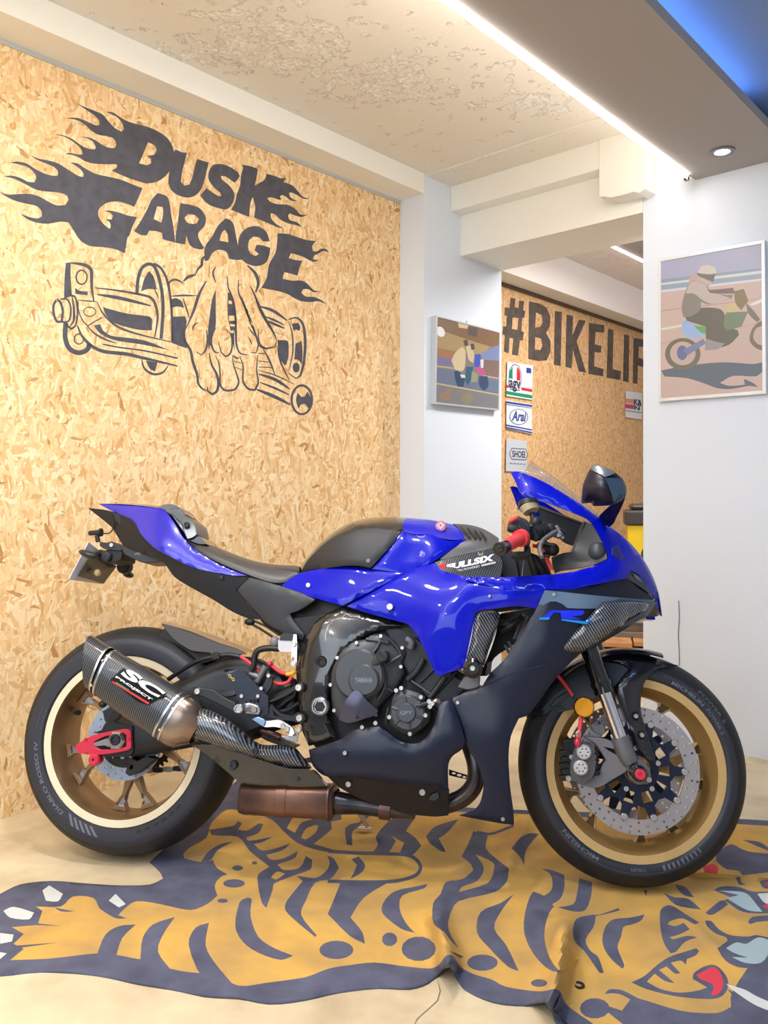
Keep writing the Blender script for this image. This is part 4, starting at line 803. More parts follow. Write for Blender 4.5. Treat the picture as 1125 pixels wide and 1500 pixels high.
# ================================================================ MOTORCYCLE
tag(BIKE,'blue and black sport motorcycle with gold wheels, standing on the tiger rug','motorcycle')
FAx=.7025; RAx=-.7025; FR_,RR_=.300,.3205
STEER=Matrix.Translation((FAx,0,0))@Matrix.Rotation(.098,4,'Z')@Matrix.Translation((-FAx,0,0))
IDM=Matrix.Identity(4)
def plate_local(name,outer,holes,y0,y1,m,c=(0,0),rot=None,parent=None,bevel=0,grid=0):
    """flat plate in the x-z plane from y0 (towards viewer) to y1"""
    pts,tr=cdt([outer]+list(holes)); T=np.array(tr); cen=pts[T].mean(1); ok=inside(cen,outer)
    for h_ in holes: ok&=~inside(cen,h_)
    T=T[ok]; n=len(pts); V=[Vector((c[0]+p[0],y0,c[1]+p[1])) for p in pts]+[Vector((c[0]+p[0],y1,c[1]+p[1])) for p in pts]
    fr=[]
    for a,b,d in T:
        a,b,d=int(a),int(b),int(d); nn=(V[b]-V[a]).cross(V[d]-V[a]); fr.append((a,b,d) if nn.y<0 else (d,b,a))
    ed={}
    for t in fr:
        for i in range(3): ed[(t[i],t[(i+1)%3])]=1
    bd=[e_ for e_ in ed if (e_[1],e_[0]) not in ed]
    fc=fr+[(c_+n,b+n,a+n) for a,b,c_ in fr]+[(b,a,a+n,b+n) for a,b in bd]
    if rot: V=[rot@v for v in V]
    return mk(name,V,fc,m,parent or BIKE,smooth=True,bang=35,bevel=bevel)
def pol(r,a): return (r*math.cos(math.radians(a)),r*math.sin(math.radians(a)))
def make_wheel(front):
    ax,r,M4=(FAx,FR_,STEER) if front else (RAx,RR_,None)
    cw=.06 if front else .095; rb=r-.055; yl=.052 if front else .083
    pr=[(.224,-yl+.006),(.2345,-yl-.001),(.2385,-yl-(.006 if front else .008))]
    A_=[math.radians(x) for x in range(-90,91,9)]
    for a in A_:
        pr.append((rb+.055*math.cos(a),cw*math.sin(a),1 if abs(a)<1.35 else 0))
    pr+=[(.2385,yl+(.006 if front else .008)),(.2345,yl+.001),(.224,yl-.006)]
    ty=lathe_y('front_tyre' if front else 'rear_tyre',(ax,0,r),pr,None,BIKE,96,[RUB,TREAD],rot=M4)
    side=lambda rr: np.interp(rr,[q_[0] for q_ in pr[1:14]],[q_[1] for q_ in pr[1:14]])
    def smap(a0,a1,r0,r1):
        def f(u,v):
            a=math.radians(a0+(a1-a0)*u); rr=r0+(r1-r0)*v; v3=Vector((ax+rr*math.cos(a),float(side(rr))-.0009,r+rr*math.sin(a))); return M4@v3 if M4 else v3
        return f
    def sband(name,a0,a1,r0,r1,m,skew=0):
        n=max(2,int(abs(a1-a0)/2)); V=[];fc=[]
        f0=smap(a0,a1,r0,r1)
        for i in range(n+1):
            for v in (0,.5,1): V.append(smap(a0+skew*v,a1+skew*v,r0,r1)(i/n,v))
        for i in range(n):
            for v in (0,1):
                q_=(i*3+v,i*3+v+1,(i+1)*3+v+1,(i+1)*3+v); nn=(V[q_[1]]-V[q_[0]]).cross(V[q_[2]]-V[q_[0]]); fc.append(q_ if nn.y<0 else q_[::-1])
        return mk(name,V,fc,m,ty)
    rim_in=.184 if front else .193
    if front:
        p=[(.2335,-.050),(.2335,-.054),(.2125,-.0525,1),(.208,-.045,1),(.203,-.030,1),(.188,-.014,1),(.186,.012,1),(.203,.03,1),(.208,.045,1),(.2125,.0525,1),(.2335,.054,1),(.2335,.05,1)]
        rim=lathe_y('front_rim',(ax,0,r),p,None,BIKE,72,[GOLDL,GOLD],rot=M4)
        for t,a0,a1,r0,r1,bo in [('MICHELIN',66,43,.241,.251,.02),('POWER 5',40,23,.242,.251,.0),('MICHELIN',-115,-141,.241,.251,.02),('FRONT',-95,-86,.242,.250,0)]: text_on('tyre_lettering',t,smap(a0,a1,r0,r1),LETTER,ty,bo,toward=BO)
        for i in range(9): sband('tyre_mark',-76+i*3.0,-74.6+i*3.0-i*.06,.2395,.2525,LETTER)
        sband('tyre_mark',-142,-52,.2548,.2556,LETTER); sband('tyre_mark',72,20,.2548,.2553,LETTER); text_on('tyre_lettering','POWER 5',smap(50,28,.262,.270),LETTER,ty,0,toward=BO)
    else:
        p=[(.2335,-.081),(.2335,-.086),(.2135,-.084,1),(.209,-.075,1),(.2045,-.045,1),(.197,0,1),(.2045,.045,1),(.209,.075,1),(.2135,.084,1),(.2335,.086,1),(.2335,.081,1)]
        rim=lathe_y('rear_rim',(ax,0,r),p,None,BIKE,72,[CREAM,GOLDR],rot=M4)
        text_on('tyre_lettering','DIABLO ROSSO IV',smap(-127,-177,.248,.2585),LETTER,ty,.015,toward=BO)
        for i in range(5): sband('tyre_mark',-124+i*4.2,-121.6+i*4.2,.240,.262,LETTER,6)
        [sband('tyre_mark',-74+i*6,-70.5+i*6,.246,.2525,DEEP) for i in range(6)]
        sband('tyre_mark',175,160,.244,.2446,LETTER); sband('tyre_mark',175,160,.2564,.257,LETTER)
    # spokes
    base=[2,-70,-142,74,146] if front else [-11,-83,-155,61,133]
    sp=14.5 if front else 12.5; ym=0 if front else -.01
    for b in base:
        L1=[pol(.035,b-12),pol(.07,b-8)]
        o_=[pol(.036,b-16),pol(.075,b-9),pol(.115,b-11),pol(.155,b-sp+.3),pol(.176,b-sp-3.4),pol(rim_in+.008,b-sp-6.2),pol(rim_in+.008,b-sp+6.2),pol(.176,b-sp+3.4),pol(.155,b-sp+4.2),pol(.125,b-3),pol(.115,b),
            pol(.125,b+3),pol(.155,b+sp-4.2),pol(.176,b+sp-3.4),pol(rim_in+.008,b+sp-6.2),pol(rim_in+.008,b+sp+6.2),pol(.176,b+sp+3.4),pol(.155,b+sp-.3),pol(.115,b+11),pol(.075,b+9),pol(.036,b+16)]
        hs=[[pol(.158,b+s_*sp-s_*2.4-.9),pol(.158,b+s_*sp-s_*2.4+.9),pol(.188,b+s_*sp+3.8),pol(.188,b+s_*sp-3.8)] for s_ in (-1,1)]
        plate_local('spoke',o_,hs,ym-.013,ym+.013,GOLD if front else GOLDR,(ax,r),M4,rim,.0012)
        for h_ in hs: plate_local('spoke_pocket',h_,[],ym-.004,ym+.010,M('pocket_dark_gold',(92,76,50),rough=.5) if front else STEEL,(ax,r),M4,rim)
    lathe_y('hub',(ax,0,r),[(.0,-.05),(.030,-.05),(.036,-.03),(.046,-.014),(.046,.014),(.036,.03),(.03,.05),(0,.05)],GOLD if front else GOLDR,rim,32,rot=M4)
    # tread grooves as shallow dark cuts
    for i in range(9 if front else 7):
        a0=i*(360/(9 if front else 7))+8; V=[];fc=[]
        for k_ in range(9):
            t=k_/8; ps=math.radians(-76+t*58); rr=rb+.055*math.cos(ps)+.0004; y_=cw*math.sin(ps)*1.004; a=math.radians(a0+t*(16 if front else 20)); dw=.35*math.sin(math.pi*min(t+.08,1))+.1
            for s_ in (-1,1): V.append(Vector((ax+rr*math.cos(a+s_*math.radians(dw)),y_,r+rr*math.sin(a+s_*math.radians(dw)))))
        for k_ in range(8):
            q_=(k_*2,k_*2+1,k_*2+3,k_*2+2); nn=(V[q_[1]]-V[q_[0]]).cross(V[q_[2]]-V[q_[0]]); out_=V[q_[0]]-Vector((ax,0,r)); fc.append(q_ if nn.dot(out_)>0 else q_[::-1])
        if M4: V=[M4@v for v in V]
        mk('tread_groove',V,fc,DEEP,ty,smooth=True)
    return ty,rim
make_wheel(True); make_wheel(False)
lathe_y('valve_stem',(RAx-.175,-.02,RR_+.065),[(0,-.03),(.004,-.03),(.005,-.01),(.008,0),(.008,.01)],DEEP,BIKE,12)
def circ(r,n,c=(0,0),ph=0): return [(c[0]+r*math.cos(2*math.pi*i/n+ph),c[1]+r*math.sin(2*math.pi*i/n+ph)) for i in range(n)]
def disc(name,ax,zc,ro,ri,y0,th,m,M4,rows,hr):
    hs=[]
    for j,(rr,nn,ph) in enumerate(rows): hs+=[circ(hr,7,pol(rr,360*i/nn+ph)) for i in range(nn)]
    return plate_local(name,circ(ro,72),[circ(ri,48)]+hs,y0,y0+th,m,(ax,zc),M4)
for y0 in (-.068,.062):
    d_=disc('front_brake_disc',FAx,FR_,.160,.122,y0,.0055,DISCM,STEER,[(.130,20,0),(.140,20,9),(.150,20,0),(.155,20,9)],.0034)
    star=[]
    for i in range(10):
        a=36*i; star+=[pol(.122,a-4.5),pol(.124,a),pol(.122,a+4.5),pol(.095,a+8),pol(.088,a+18),pol(.095,a+28)]
    hs=[[pol(.085,a-9),pol(.085,a+9),pol(.056,a+10),pol(.056,a-10)] for a in range(0,360,36)]
    cr_=plate_local('disc_carrier',star,[circ(.036,24)]+hs,y0+(-.001),y0+.006,M('navy_disc_carrier',(32,42,66),rough=.4,metal=.5),(FAx,FR_),STEER,d_,.0006)
    if y0<0:
        for i in range(10):
            a=36*i; p=pol(.121,a); lathe_y('rivet',(FAx+p[0],y0-.003,FR_+p[1]),[(0,0),(.003,0),(.003,-.0015),(.0075,-.0015),(.009,0),(.009,.006),(0,.006)],STEEL,d_,14,rot=STEER)
        for i in range(5):
            a=72*i+20; p=pol(.056,a); lathe_y('bolt',(FAx+p[0],y0-.004,FR_+p[1]),[(0,0),(.003,0),(.0035,-.002),(.0065,-.002),(.007,0),(.007,.006)],STEEL,d_,12,rot=STEER)
tone=[(FAx+p[0],FR_+p[1]) for p in [pol(.055 if i%2 else .048,i*360/80) for i in range(80)]]
d_=plate_local('front_sensor_ring',[pol(.054 if i%2 else .049,i*360/80) for i in range(80)],[circ(.040,30)],-.060,-.058,STEEL,(FAx,FR_),STEER)
# rear disc, sprocket, chain
d_=disc('rear_brake_disc',RAx,RR_,.112,.075,-.062,.005,DISCB,None,[(.083,16,0),(.094,16,11),(.105,16,0)],.0036)
plate_local('disc_carrier',circ(.077,40),[circ(.03,20)]+[circ(.010,10,pol(.055,a)) for a in range(0,360,60)],-.063,-.058,DARK,(RAx,RR_),None,d_)
teeth=[]
for i in range(41):
    a=360*i/41; teeth+=[pol(.098,a-2.6),pol(.107,a-1.0),pol(.107,a+1.0),pol(.098,a+2.6)]
plate_local('rear_sprocket',teeth,[circ(.04,24)]+[circ(.013,12,pol(.07,a)) for a in range(0,360,45)],.070,.076,DEEP,(RAx,RR_))
link=[]
for i in range(20):
    x=RAx+.02+i*.031; z=RR_-.100+i*.0032; 
    plate_local('chain_link',curve_pts([(-.014,.006),(.014,.006),(.014,-.006),(-.014,-.006)],True,3,100),[],.066,.080,DARK if i%2 else STEEL,(x,z),None)
# ---------------------------------------------------------------- swingarm, axle, exhaust
sw=panel('swingarm',F('px',[(150,1072),(172,1052),(210,1018),(240,1006),(257,999),(300,976),(330,965),(368,963),(405,982),(435,1000),(442,1060),(400,1072),(372,1084),(330,1086),(285,1094),(240,1102),(200,1108),(165,1106)]),F('px',[(150,1080,.128),(200,1060,.128),(260,1030,.115),(330,1000,.10),(435,1020,.12),(300,1090,.115),(400,1072,.115)]),BLACKM,.05,None,(),11,.003,roll=(.02,14))
panel('swingarm_gusset',F('E7',[(195,590),(420,640),(560,660),(700,850),(560,900),(440,870),(300,760)]),.118,DARK,.02,sw,(),bevel=.003)
panel('swingarm_rib',F('E7',[(380,640),(500,610),(560,600),(480,650),(420,660)]),.122,ENG,.01,sw,(),bevel=.002)
ad=panel('chain_adjuster',F('T8',[(300,635),(372,590),(455,570),(540,555),(568,562),(570,645),(545,662),(400,682),(305,672)]),.142,PINK,.012,None,[F('T8',[(388,618),(440,592),(530,575),(545,585),(545,640),(500,652),(420,655),(392,640)])],bevel=.0015)
panel('adjuster_block',F('T8',[(388,618),(440,592),(530,575),(545,585),(545,640),(500,652),(420,655),(392,640)]),.136,BLACKG,.01,ad)
panel('adjuster_slider',F('T8',[(388,622),(455,600),(500,600),(480,650),(440,635),(390,640)]),.141,STEEL,.008,ad,curve=False)
lathe=knob('axle_nut','T8',(492,612),44,.13,.150,STEEL,ad,.2,6); knob('axle_end','T8',(488,608),26,.14,.156,DARK,ad,.15,20,hole=.6)
for p_ in [(348,608),(351,670),(556,605)]: bolt('T8',p_,.143,9,ad,PINK)
knob('paddock_spool','T8',(385,706),27,.12,.150,PINK,None,.3,20,hole=.3)
panel('axle_plate',F('T8',[(480,520),(540,535),(575,540),(580,660),(560,690),(455,690),(420,680),(540,665),(560,640),(565,560),(470,570),(400,585)]),.134,BLACKM,.015,None)
cb=panel('rear_caliper',F('T8',[(480,690),(560,690),(600,710),(640,690),(690,700),(640,740),(600,770),(560,785),(540,770),(555,720),(520,730),(480,710)]),.10,DEEP,.03,None,[F('T8',[(565,730),(580,735),(572,755),(560,750)])],bevel=.002)
bolt('T8',(528,690),.105,12,cb); bolt('T8',(568,685),.105,10,cb); panel('caliper_label',F('T8',[(655,662),(700,655),(705,668),(655,675)]),.106,STEEL,.003,cb)
panel('caliper_hose_guard',F('T8',[(380,575),(430,560),(480,470),(520,470),(510,500),(450,560),(430,575)]),.095,DEEP,.03,None); ellipsoid('bracket_knob',U(*F('T8',[(432,435)])[0],.09),(.012,.01,.01),DEEP,BIKE)
panel('caliper_bracket',F('T8',[(430,470),(480,440),(530,470),(500,520),(440,520)]),.09,DARK,.03,None,bevel=.003)
def can(name,p0,p1,secs,m,parent=None,wc=(.215,.215),n=32,mats=None,sup=2.6,capmat=None):
    """oval body along the image-space axis p0->p1 (px); sections (t, half height px, half width m, skew)"""
    V=[];fc=[];mi=[]
    P0=U(p0[0],p0[1],wc[0]); P1=U(p1[0],p1[1],wc[1]); ax_=(P1-P0); L=ax_.length; ax_.normalize(); sd=Vector((0,-1,0)); sd=(sd-ax_*sd.dot(ax_)).normalized(); up=ax_.cross(sd).normalized()
    if up.z<0: up=-up
    for t,h,wy,sk in secs:
        for k_ in range(n):
            a=2*math.pi*k_/n; c_,s_=math.cos(a),math.sin(a); e_=2/sup; x=abs(c_)**e_*(1 if c_>0 else -1); y=abs(s_)**e_*(1 if s_>0 else -1)
            V.append(P0+ax_*(t*L+sk*y)+up*(h*y)+sd*(wy*x))
    for i in range(len(secs)-1):
        for k_ in range(n): fc.append((i*n+k_,i*n+(k_+1)%n,(i+1)*n+(k_+1)%n,(i+1)*n+k_)); mi.append(0)
    return mk(name,V,fc,m,parent or BIKE,smooth=True,bang=40),(P0,ax_,up,sd,L)
ca,(P0,axv,upv,sdv,LL_)=can('muffler',(143,977),(254,1051),[(.10,.062,.046,-.010),(.5,.067,.050,-.004),(1,.068,.052,0)],CARBM)
can('muffler_end_cap',(143,977),(254,1051),[(.0,.050,.036,-.035),(-.09,.056,.040,-.038),(-.10,.060,.043,-.038),(.06,.062,.046,-.014)],CARBM,ca)
can('end_cap_inner',(143,977),(254,1051),[(-.05,.056,.040,-.036),(.10,.05,.036,-.02),(.3,.03,.02,0)],DEEP,ca)
for t_,h_,w_,sk in ((.055,.0632,.0472,-.013),(.115,.0640,.0478,-.010),(.945,.0692,.0532,0),(1.01,.0692,.0532,0)):
    can('muffler_band',(143,977),(254,1051),[(t_,h_-.001,w_-.001,sk),(t_,h_,w_,sk),(t_+.022,h_,w_,sk),(t_+.022,h_-.001,w_-.001,sk)],STEEL,ca)
TIT=M('titanium_cone',(170,160,152),rough=.3,metal=.85,noise=1,nscale=8,c2=(140,112,92))
can('muffler_cone',(143,977),(254,1051),[(1.0,.067,.051,0),(1.09,.067,.051,0),(1.17,.062,.048,.0),(1.24,.045,.036,0),(1.3,.03,.028,0)],TIT,ca)
for u_,v_ in ((.105,.5),(.105,-.55),(1.0,.45),(1.0,-.5)):
    ellipsoid('rivet',P0+axv*(u_*LL_+(-.009*v_ if u_<.5 else 0))+upv*(v_*.066)+sdv*.047,(.004,.004,.004),BOLTM,ca)
# badge plate on the can
def canmap(c4,w_):
    c4=F('px',c4)
    def f(u,v):
        x=[(1-v)*((1-u)*c4[0][i]+u*c4[1][i])+v*((1-u)*c4[3][i]+u*c4[2][i]) for i in (0,1)]; return U(x[0],x[1],w_)
    return f
bd=panel('badge_plate',F('T8',[(465,318),(530,258),(742,385),(700,412),(650,442),(600,425)]),.2685,BLACKG,.006,ca,curve=False)
text_on('badge_lettering','SC',canmap([(175,987.5),(230,1022),(244,1014.5),(188.5,978.5)],.2695),WPAINT,bd,.05,0,toward=BO)
text_on('badge_lettering','PROJECT',canmap([(168,992.8),(221,1027.2),(224,1023.9),(170.8,989.9)],.2695),WPAINT,bd,.04,0,toward=BO)
panel('badge_stripe',F('T8',[(480,322),(660,430),(650,437),(478,330)]),.2693,RPAINT,.001,bd,curve=False)
panel('badge_stripe',F('T8',[(497,327),(560,366),(557,370),(494,331)]),.2697,SG,.001,bd,curve=False)
# heat shield of the link pipe and collector
hs_=panel('exhaust_heat_shield',F('E7',[(105,870),(112,815),(180,750),(245,742),(300,750),(390,790),(520,880),(600,950),(680,990),(850,990),(905,1015),(960,1080),(1015,1150),(980,1160),(850,1155),(640,1095),(400,1020),(230,965),(120,915)]),F('E7',[(110,860,.235),(250,745,.23),(520,880,.225),(905,1010,.195),(1010,1150,.19),(640,1090,.22),(300,990,.225),(500,1000,.25),(300,870,.255),(800,1090,.215)]),CARBS,.006,None,(),8,.001,roll=(.03,15))
bolt('E7',(625,1035),.25,26,hs_,DARK); 
panel('exhaust_link_cover',F('E7',[(190,990),(320,990),(640,1085),(850,1150),(985,1158),(1040,1180),(1115,1272),(530,1245),(440,1180),(300,1060)]),F('E7',[(190,990,.21),(640,1090,.215),(1040,1180,.19),(1115,1270,.185),(530,1240,.20),(300,1060,.21)]),CARBD,.02,None,(),10,.002)
bolt('E7',(475,1130),.215,30,None,DARK); bolt('E7',(925,1222),.195,14,None,DARK)
cb_=can('collector_box',F('E1',[(70,770)])[0],F('E1',[(462,790)])[0],[(0,.028,.03,.0),(.02,.038,.05,0),(.08,.0405,.062,0),(.95,.0415,.062,0),(1.0,.038,.055,0),(1.02,.03,.045,0)],RUST,None,(.13,.13),sup=4)[0]
can('collector_seam',F('E1',[(70,770)])[0],F('E1',[(462,790)])[0],[(.955,.0405,.0605,0),(.96,.045,.066,0),(.98,.045,.066,0),(.985,.04,.06,0)],RUST,cb_,(.13,.13),sup=4)
can('collector_panel',F('E1',[(70,770)])[0],F('E1',[(462,790)])[0],[(.42,.0405,.0615,0),(.425,.0425,.0635,0),(.53,.0425,.0635,0),(.535,.0405,.0615,0)],RUST,cb_,(.13,.13),sup=4)
tube('exhaust_pipe','E1',[(455,795,.13),(560,805,.13),(640,818,.13),(700,825,.13),(800,830,.12)],[.032,.024,.022,.022,.022],HEAD,None,16)
tube('pipe_clamp','E1',[(655,820,.13),(700,826,.13)],.027,RUST,None,18); tube('header_pipe','E2',[(150,700,.10),(210,830,.12),(248,960,.13),(240,1070,.13),(180,1150,.125),(90,1195,.12),(0,1215,.12)],.0235,HEAD,None,16)
# ---------------------------------------------------------------- engine
panel('engine_block',F('px',[(430,905),(520,895),(600,905),(640,960),(700,1000),(690,1040),(640,1090),(560,1110),(470,1105),(440,1060)]),.125,DEEP,.25,None,bevel=.003)
panel('cylinder_block',F('px',[(560,915),(600,925),(660,985),(705,1010),(670,1035),(640,1040),(600,990)]),.150,DARK,.28,None,bevel=.004)
for a_,b_ in (((640,1015),(668,985)),((655,1030),(690,1000)),((600,985),(620,965)),((615,1000),(636,980))): tube('cylinder_rib','px',[(a_[0],a_[1],.156),(b_[0],b_[1],.156)],.0035,DARK,None,8)
cc=panel('clutch_cover',F('E8',[(120,470),(125,400),(150,330),(200,270),(260,220),(320,195),(390,185),(420,158),(500,143),(560,168),(620,220),(682,240),(690,300),(668,370),(680,450),(640,520),(600,580),(560,620),(480,700),(470,760),(400,780),(300,790),(200,790),(150,740),(130,620)]),F('E8',[(120,470,.172),(300,200,.175),(560,180,.170),(680,300,.160),(600,580,.160),(400,760,.172),(200,770,.17),(340,450,.196)]),ENG,.05,None,(),9,.003,roll=(.008,4))
knob('cover_dome','E8',(335,452),192,.16,.203,ENG,cc,.10,48); kb=knob('cover_boss','E8',(370,492),116,.19,.213,ENG,cc,.10,40)
text_on('cover_lettering','YAMAHA',quadmap('E8',[(305,512),(438,512),(438,472),(305,472)],.2145),M('cast_letters',(128,136,150),rough=.4,metal=.4),cc,.02,toward=BO)
oc=knob('oil_filler_cap','E8',(508,312),44,.18,.232,DARK,cc,.15,20); panel('filler_grip',F('E8',[(470,285),(480,275),(545,340),(535,350)]),.237,DEEP,.008,cc,curve=False)
tube('filler_neck','E8',[(450,370,.19),(505,318,.205)],.014,ENG,cc,14)
for a_,b_,c_ in [((390,185,.176),(500,200,.176),(560,215,.172)),((500,190,.176),(470,250,.18),(440,290,.185)),((540,380,.178),(600,340,.172),(650,310,.168)),((520,545,.178),(570,560,.17),(590,580,.168)),((530,420,.18),(530,540,.18),(480,640,.178)),((560,180,.174),(630,260,.168),(660,330,.164))]: tube('cover_rib','E8',[a_,b_,c_],.0045,ENG,cc,8)
fin=panel('engine_guard_fin',F('E8',[(185,790),(205,700),(240,640),(285,580),(320,570),(350,585),(400,650),(480,720),(462,760),(400,775),(330,800),(250,815)]),F('E8',[(185,790,.19),(290,590,.205),(340,640,.24),(270,740,.235),(470,740,.19),(400,700,.215),(330,790,.225)]),M('smoked_purple_grey',(72,72,92),rough=.3,metal=.4),.006,None,(),8,.001)
bolt('E8',(322,772),.232,12,fin,DEEP)
for p_ in [(500,162),(660,250),(650,392),(318,213),(172,325),(122,528),(150,720),(462,750)]: bolt('E8',p_,.184,15,cc)
pc_=panel('pickup_cover',F('E8',[(640,548),(700,562),(790,590),(832,622),(830,680),(872,740),(865,790),(820,850),(740,905),(700,905),(620,870),(560,810),(545,760),(575,700),(590,620)]),.190,ENG,.06,None,(),9,.004,roll=(.01,5))
knob('pickup_rim','E8',(700,738),132,.185,.199,ENG,pc_,.1,36); knob('pickup_boss','E8',(690,738),72,.19,.205,ENG,pc_,.1,30)
for a in range(20,380,60):
    x0,y0=700+75*math.cos(math.radians(a)),738+75*math.sin(math.radians(a)); x1,y1=700+125*math.cos(math.radians(a)),738+125*math.sin(math.radians(a)); tube('cover_rib','E8',[(x0,y0,.200),(x1,y1,.197)],.004,ENG,pc_,8)
text_on('cover_lettering','GPY',quadmap('E8',[(645,752),(735,752),(735,722),(645,722)],.206),M('cast_letters',(82,88,98)),pc_,.02,toward=BO)
for p_ in [(653,552),(800,620),(835,757),(718,895),(563,770),(615,570)]: bolt('E8',p_,.197,18,pc_)
tube('oil_line','E8',[(780,685,.20),(830,672,.20),(870,655,.20)],.007,DARK,None,10)
for p_ in [(862,652),(868,690),(885,668)]: bolt('E8',p_,.21,20)
tube('coolant_pipe','E8',[(890,665,.19),(920,645,.19),(945,665,.18)],.006,BOLTM,None,10)
tube('coolant_hose','E8',[(700,490,.16),(770,420,.165),(820,330,.165)],.009,DARK,None,10); tube('coolant_hose','E8',[(870,620,.16),(930,540,.16),(980,470,.16)],.009,DARK,None,10)
tube('sensor_plug','E8',[(690,180,.17),(730,210,.17),(720,250,.165)],.010,CAST,None,12); tube('frame_strip','E8',[(720,490,.162),(880,600,.162)],.0025,CAST,None,8)
for p_ in [(460,815),(362,848)]: bolt('E8',p_,.195,18)
tube('wiring_loom','E8',[(540,820,.185),(545,760,.185),(560,700,.18)],.005,DEEP,None,8)
# carbon frame cover
fc_=panel('frame_cover',F('px',[(437,968),(444,940),(464,909),(480,898),(501,888),(548,902),(604,914),(590,919),(560,923),(536,931),(510,949),(492,975),(483,1005),(480,1030),(484,1060),(493,1082),(452,1093),(442,1068),(437,1030),(435,990)]),F('px',[(437,968,.150),(500,890,.155),(600,914,.165),(470,930,.172),(510,945,.178),(482,1010,.178),(460,1000,.182),(437,1030,.160),(452,1092,.165),(493,1082,.178)]),CARB,.012,None,[ell(*F('E1',[(405,200)])[0],8,8,16)],8,.0015,roll=(.012,6))
knob('cover_plug','E1',(405,200),24,.15,.172,DEEP,fc_,.2,20,hole=.6)
knob('pivot_cover','E1',(397,390),38,.16,.190,STEEL,fc_,.2,30,hole=.72); knob('pivot_hex','E1',(397,390),22,.17,.1885,DEEP,fc_,.1,6)
# ---------------------------------------------------------------- lower fairing
bp_=panel('belly_pan',F('E1',[(352,572),(430,548),(500,520),(530,492),(560,483),(650,468),(690,500),(740,535),(790,546),(835,532),(870,490),(890,440),(905,375),(960,352),(985,430),(1012,530),(1000,570),(960,600),(942,640),(943,742),(800,722),(640,700),(560,690),(430,686),(370,640)]),F('E1',[(352,572,.175),(500,520,.19),(650,468,.20),(790,546,.205),(905,375,.205),(960,352,.20),(1012,530,.212),(940,640,.20),(940,740,.185),(640,700,.195),(430,686,.18),(640,600,.215),(860,600,.222),(510,590,.205),(960,500,.222)]),BLACKF,.004,None,(),8,.001,roll=(.004,3))
bp2=panel('belly_pan_lower',F('E1',[(430,684),(560,688),(640,698),(800,720),(945,740),(942,850),(880,855),(740,838),(620,800),(560,775),(480,730)]),F('E1',[(430,684,.172),(640,700,.188),(945,740,.178),(940,850,.15),(740,835,.15),(560,770,.155)]),BLACKM,.02,None,(),10,.001)
bolt('E1',(505,586),.208,10,bp_); bolt('E1',(982,373),.206,9,bp_); bolt('E1',(520,718),.18,13,bp2); bolt('E1',(833,752),.18,15,bp2); bolt('E1',(578,477),.20,10)
panel('drain_plug',F('E1',[(860,785),(870,765),(900,750),(905,775),(885,790)]),.18,DARK,.01,bp2)
stt=F('px',[])
sf_=panel('side_fairing',F('px',[(798,865),(785,893),(762.6,927),(742.7,961),(730,975),(718.6,985.5),(707,1004),(680,1015),(658.5,1024.8),(664,1040),(674.7,1062),(686,1096),(700,1122),(708,1145),(707,1161),(703,1176),(695.5,1186),(672,1194.7),(732,1206),(753,1208.5),(752,1186.6),(747.5,1154),(745,1108),(748.6,1078),(760,1052.5),(774,1048),(790,1027),(815.6,992),(852,956),(870,950),(900,925),(925,908),(945,888),(960,876),(940,860),(919,846),(876,855),(828,863)]),
 F('px',[(798,865,.238),(760,930,.225),(707,1004,.205),(658,1025,.20),(690,1100,.205),(705,1160,.20),(675,1194,.175),(752,1208,.185),(746,1110,.205),(762,1055,.21),(815,992,.215),(850,957,.205),(900,925,.17),(958,878,.07),(919,846,.15),(860,858,.215),(850,900,.228),(740,1000,.222),(800,950,.238),(730,1080,.218),(900,880,.165)]),BLACKF,.004,None,(),8,.0008,roll=(.003,3),n=3,ang=28)
panel('fairing_sheen_strip',F('T7',[(345,790),(450,800),(620,818),(780,832),(905,840),(900,856),(760,852),(645,850),(622,884),(520,884),(400,876),(312,862)]),F('px',[(798,865,.243),(785,893,.239),(919,846,.156),(958,877,.078),(860,858,.2215),(860,884,.228),(900,885,.173),(900,865,.183)]),SHEENF,.003,sf_,(),7,.0006,n=3,ang=28)  # light blue sheen painted as a paler strip on the black fairing
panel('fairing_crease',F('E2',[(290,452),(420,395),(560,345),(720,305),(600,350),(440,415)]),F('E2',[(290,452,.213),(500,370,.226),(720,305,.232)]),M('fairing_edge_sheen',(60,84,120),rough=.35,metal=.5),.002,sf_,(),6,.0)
bolt('E2',(130,560),.206,12,sf_); bolt('E2',(418,1298),.188,14,sf_); bolt('T7',(392,812),.241,11,sf_)
# decal R1 on the fairing
dk=lambda x: .2395 if x[0]<830 else .2345
panel('decal_r1',F('T7',[(345,920),(375,893),(545,893),(550,905),(535,918),(480,925),(540,940),(430,938),(425,905),(390,905),(372,930),(318,938)]),F('T7',[(318,938,.247),(545,893,.236),(430,938,.246),(545,940,.238)]),M('blue_decal',(25,45,225),rough=.25),.002,sf_,(),5,0,ang=20)
panel('decal_underline',F('T7',[(318,930),(372,928),(368,942),(316,942)]),.2475,SKY,.002,sf_,curve=False); panel('decal_underline',F('T7',[(430,938),(560,950),(575,935),(590,935),(560,965),(430,945)]),F('T7',[(430,940,.247),(590,935,.237),(560,965,.240)]),SKY,.002,sf_,(),5,0,curve=False)
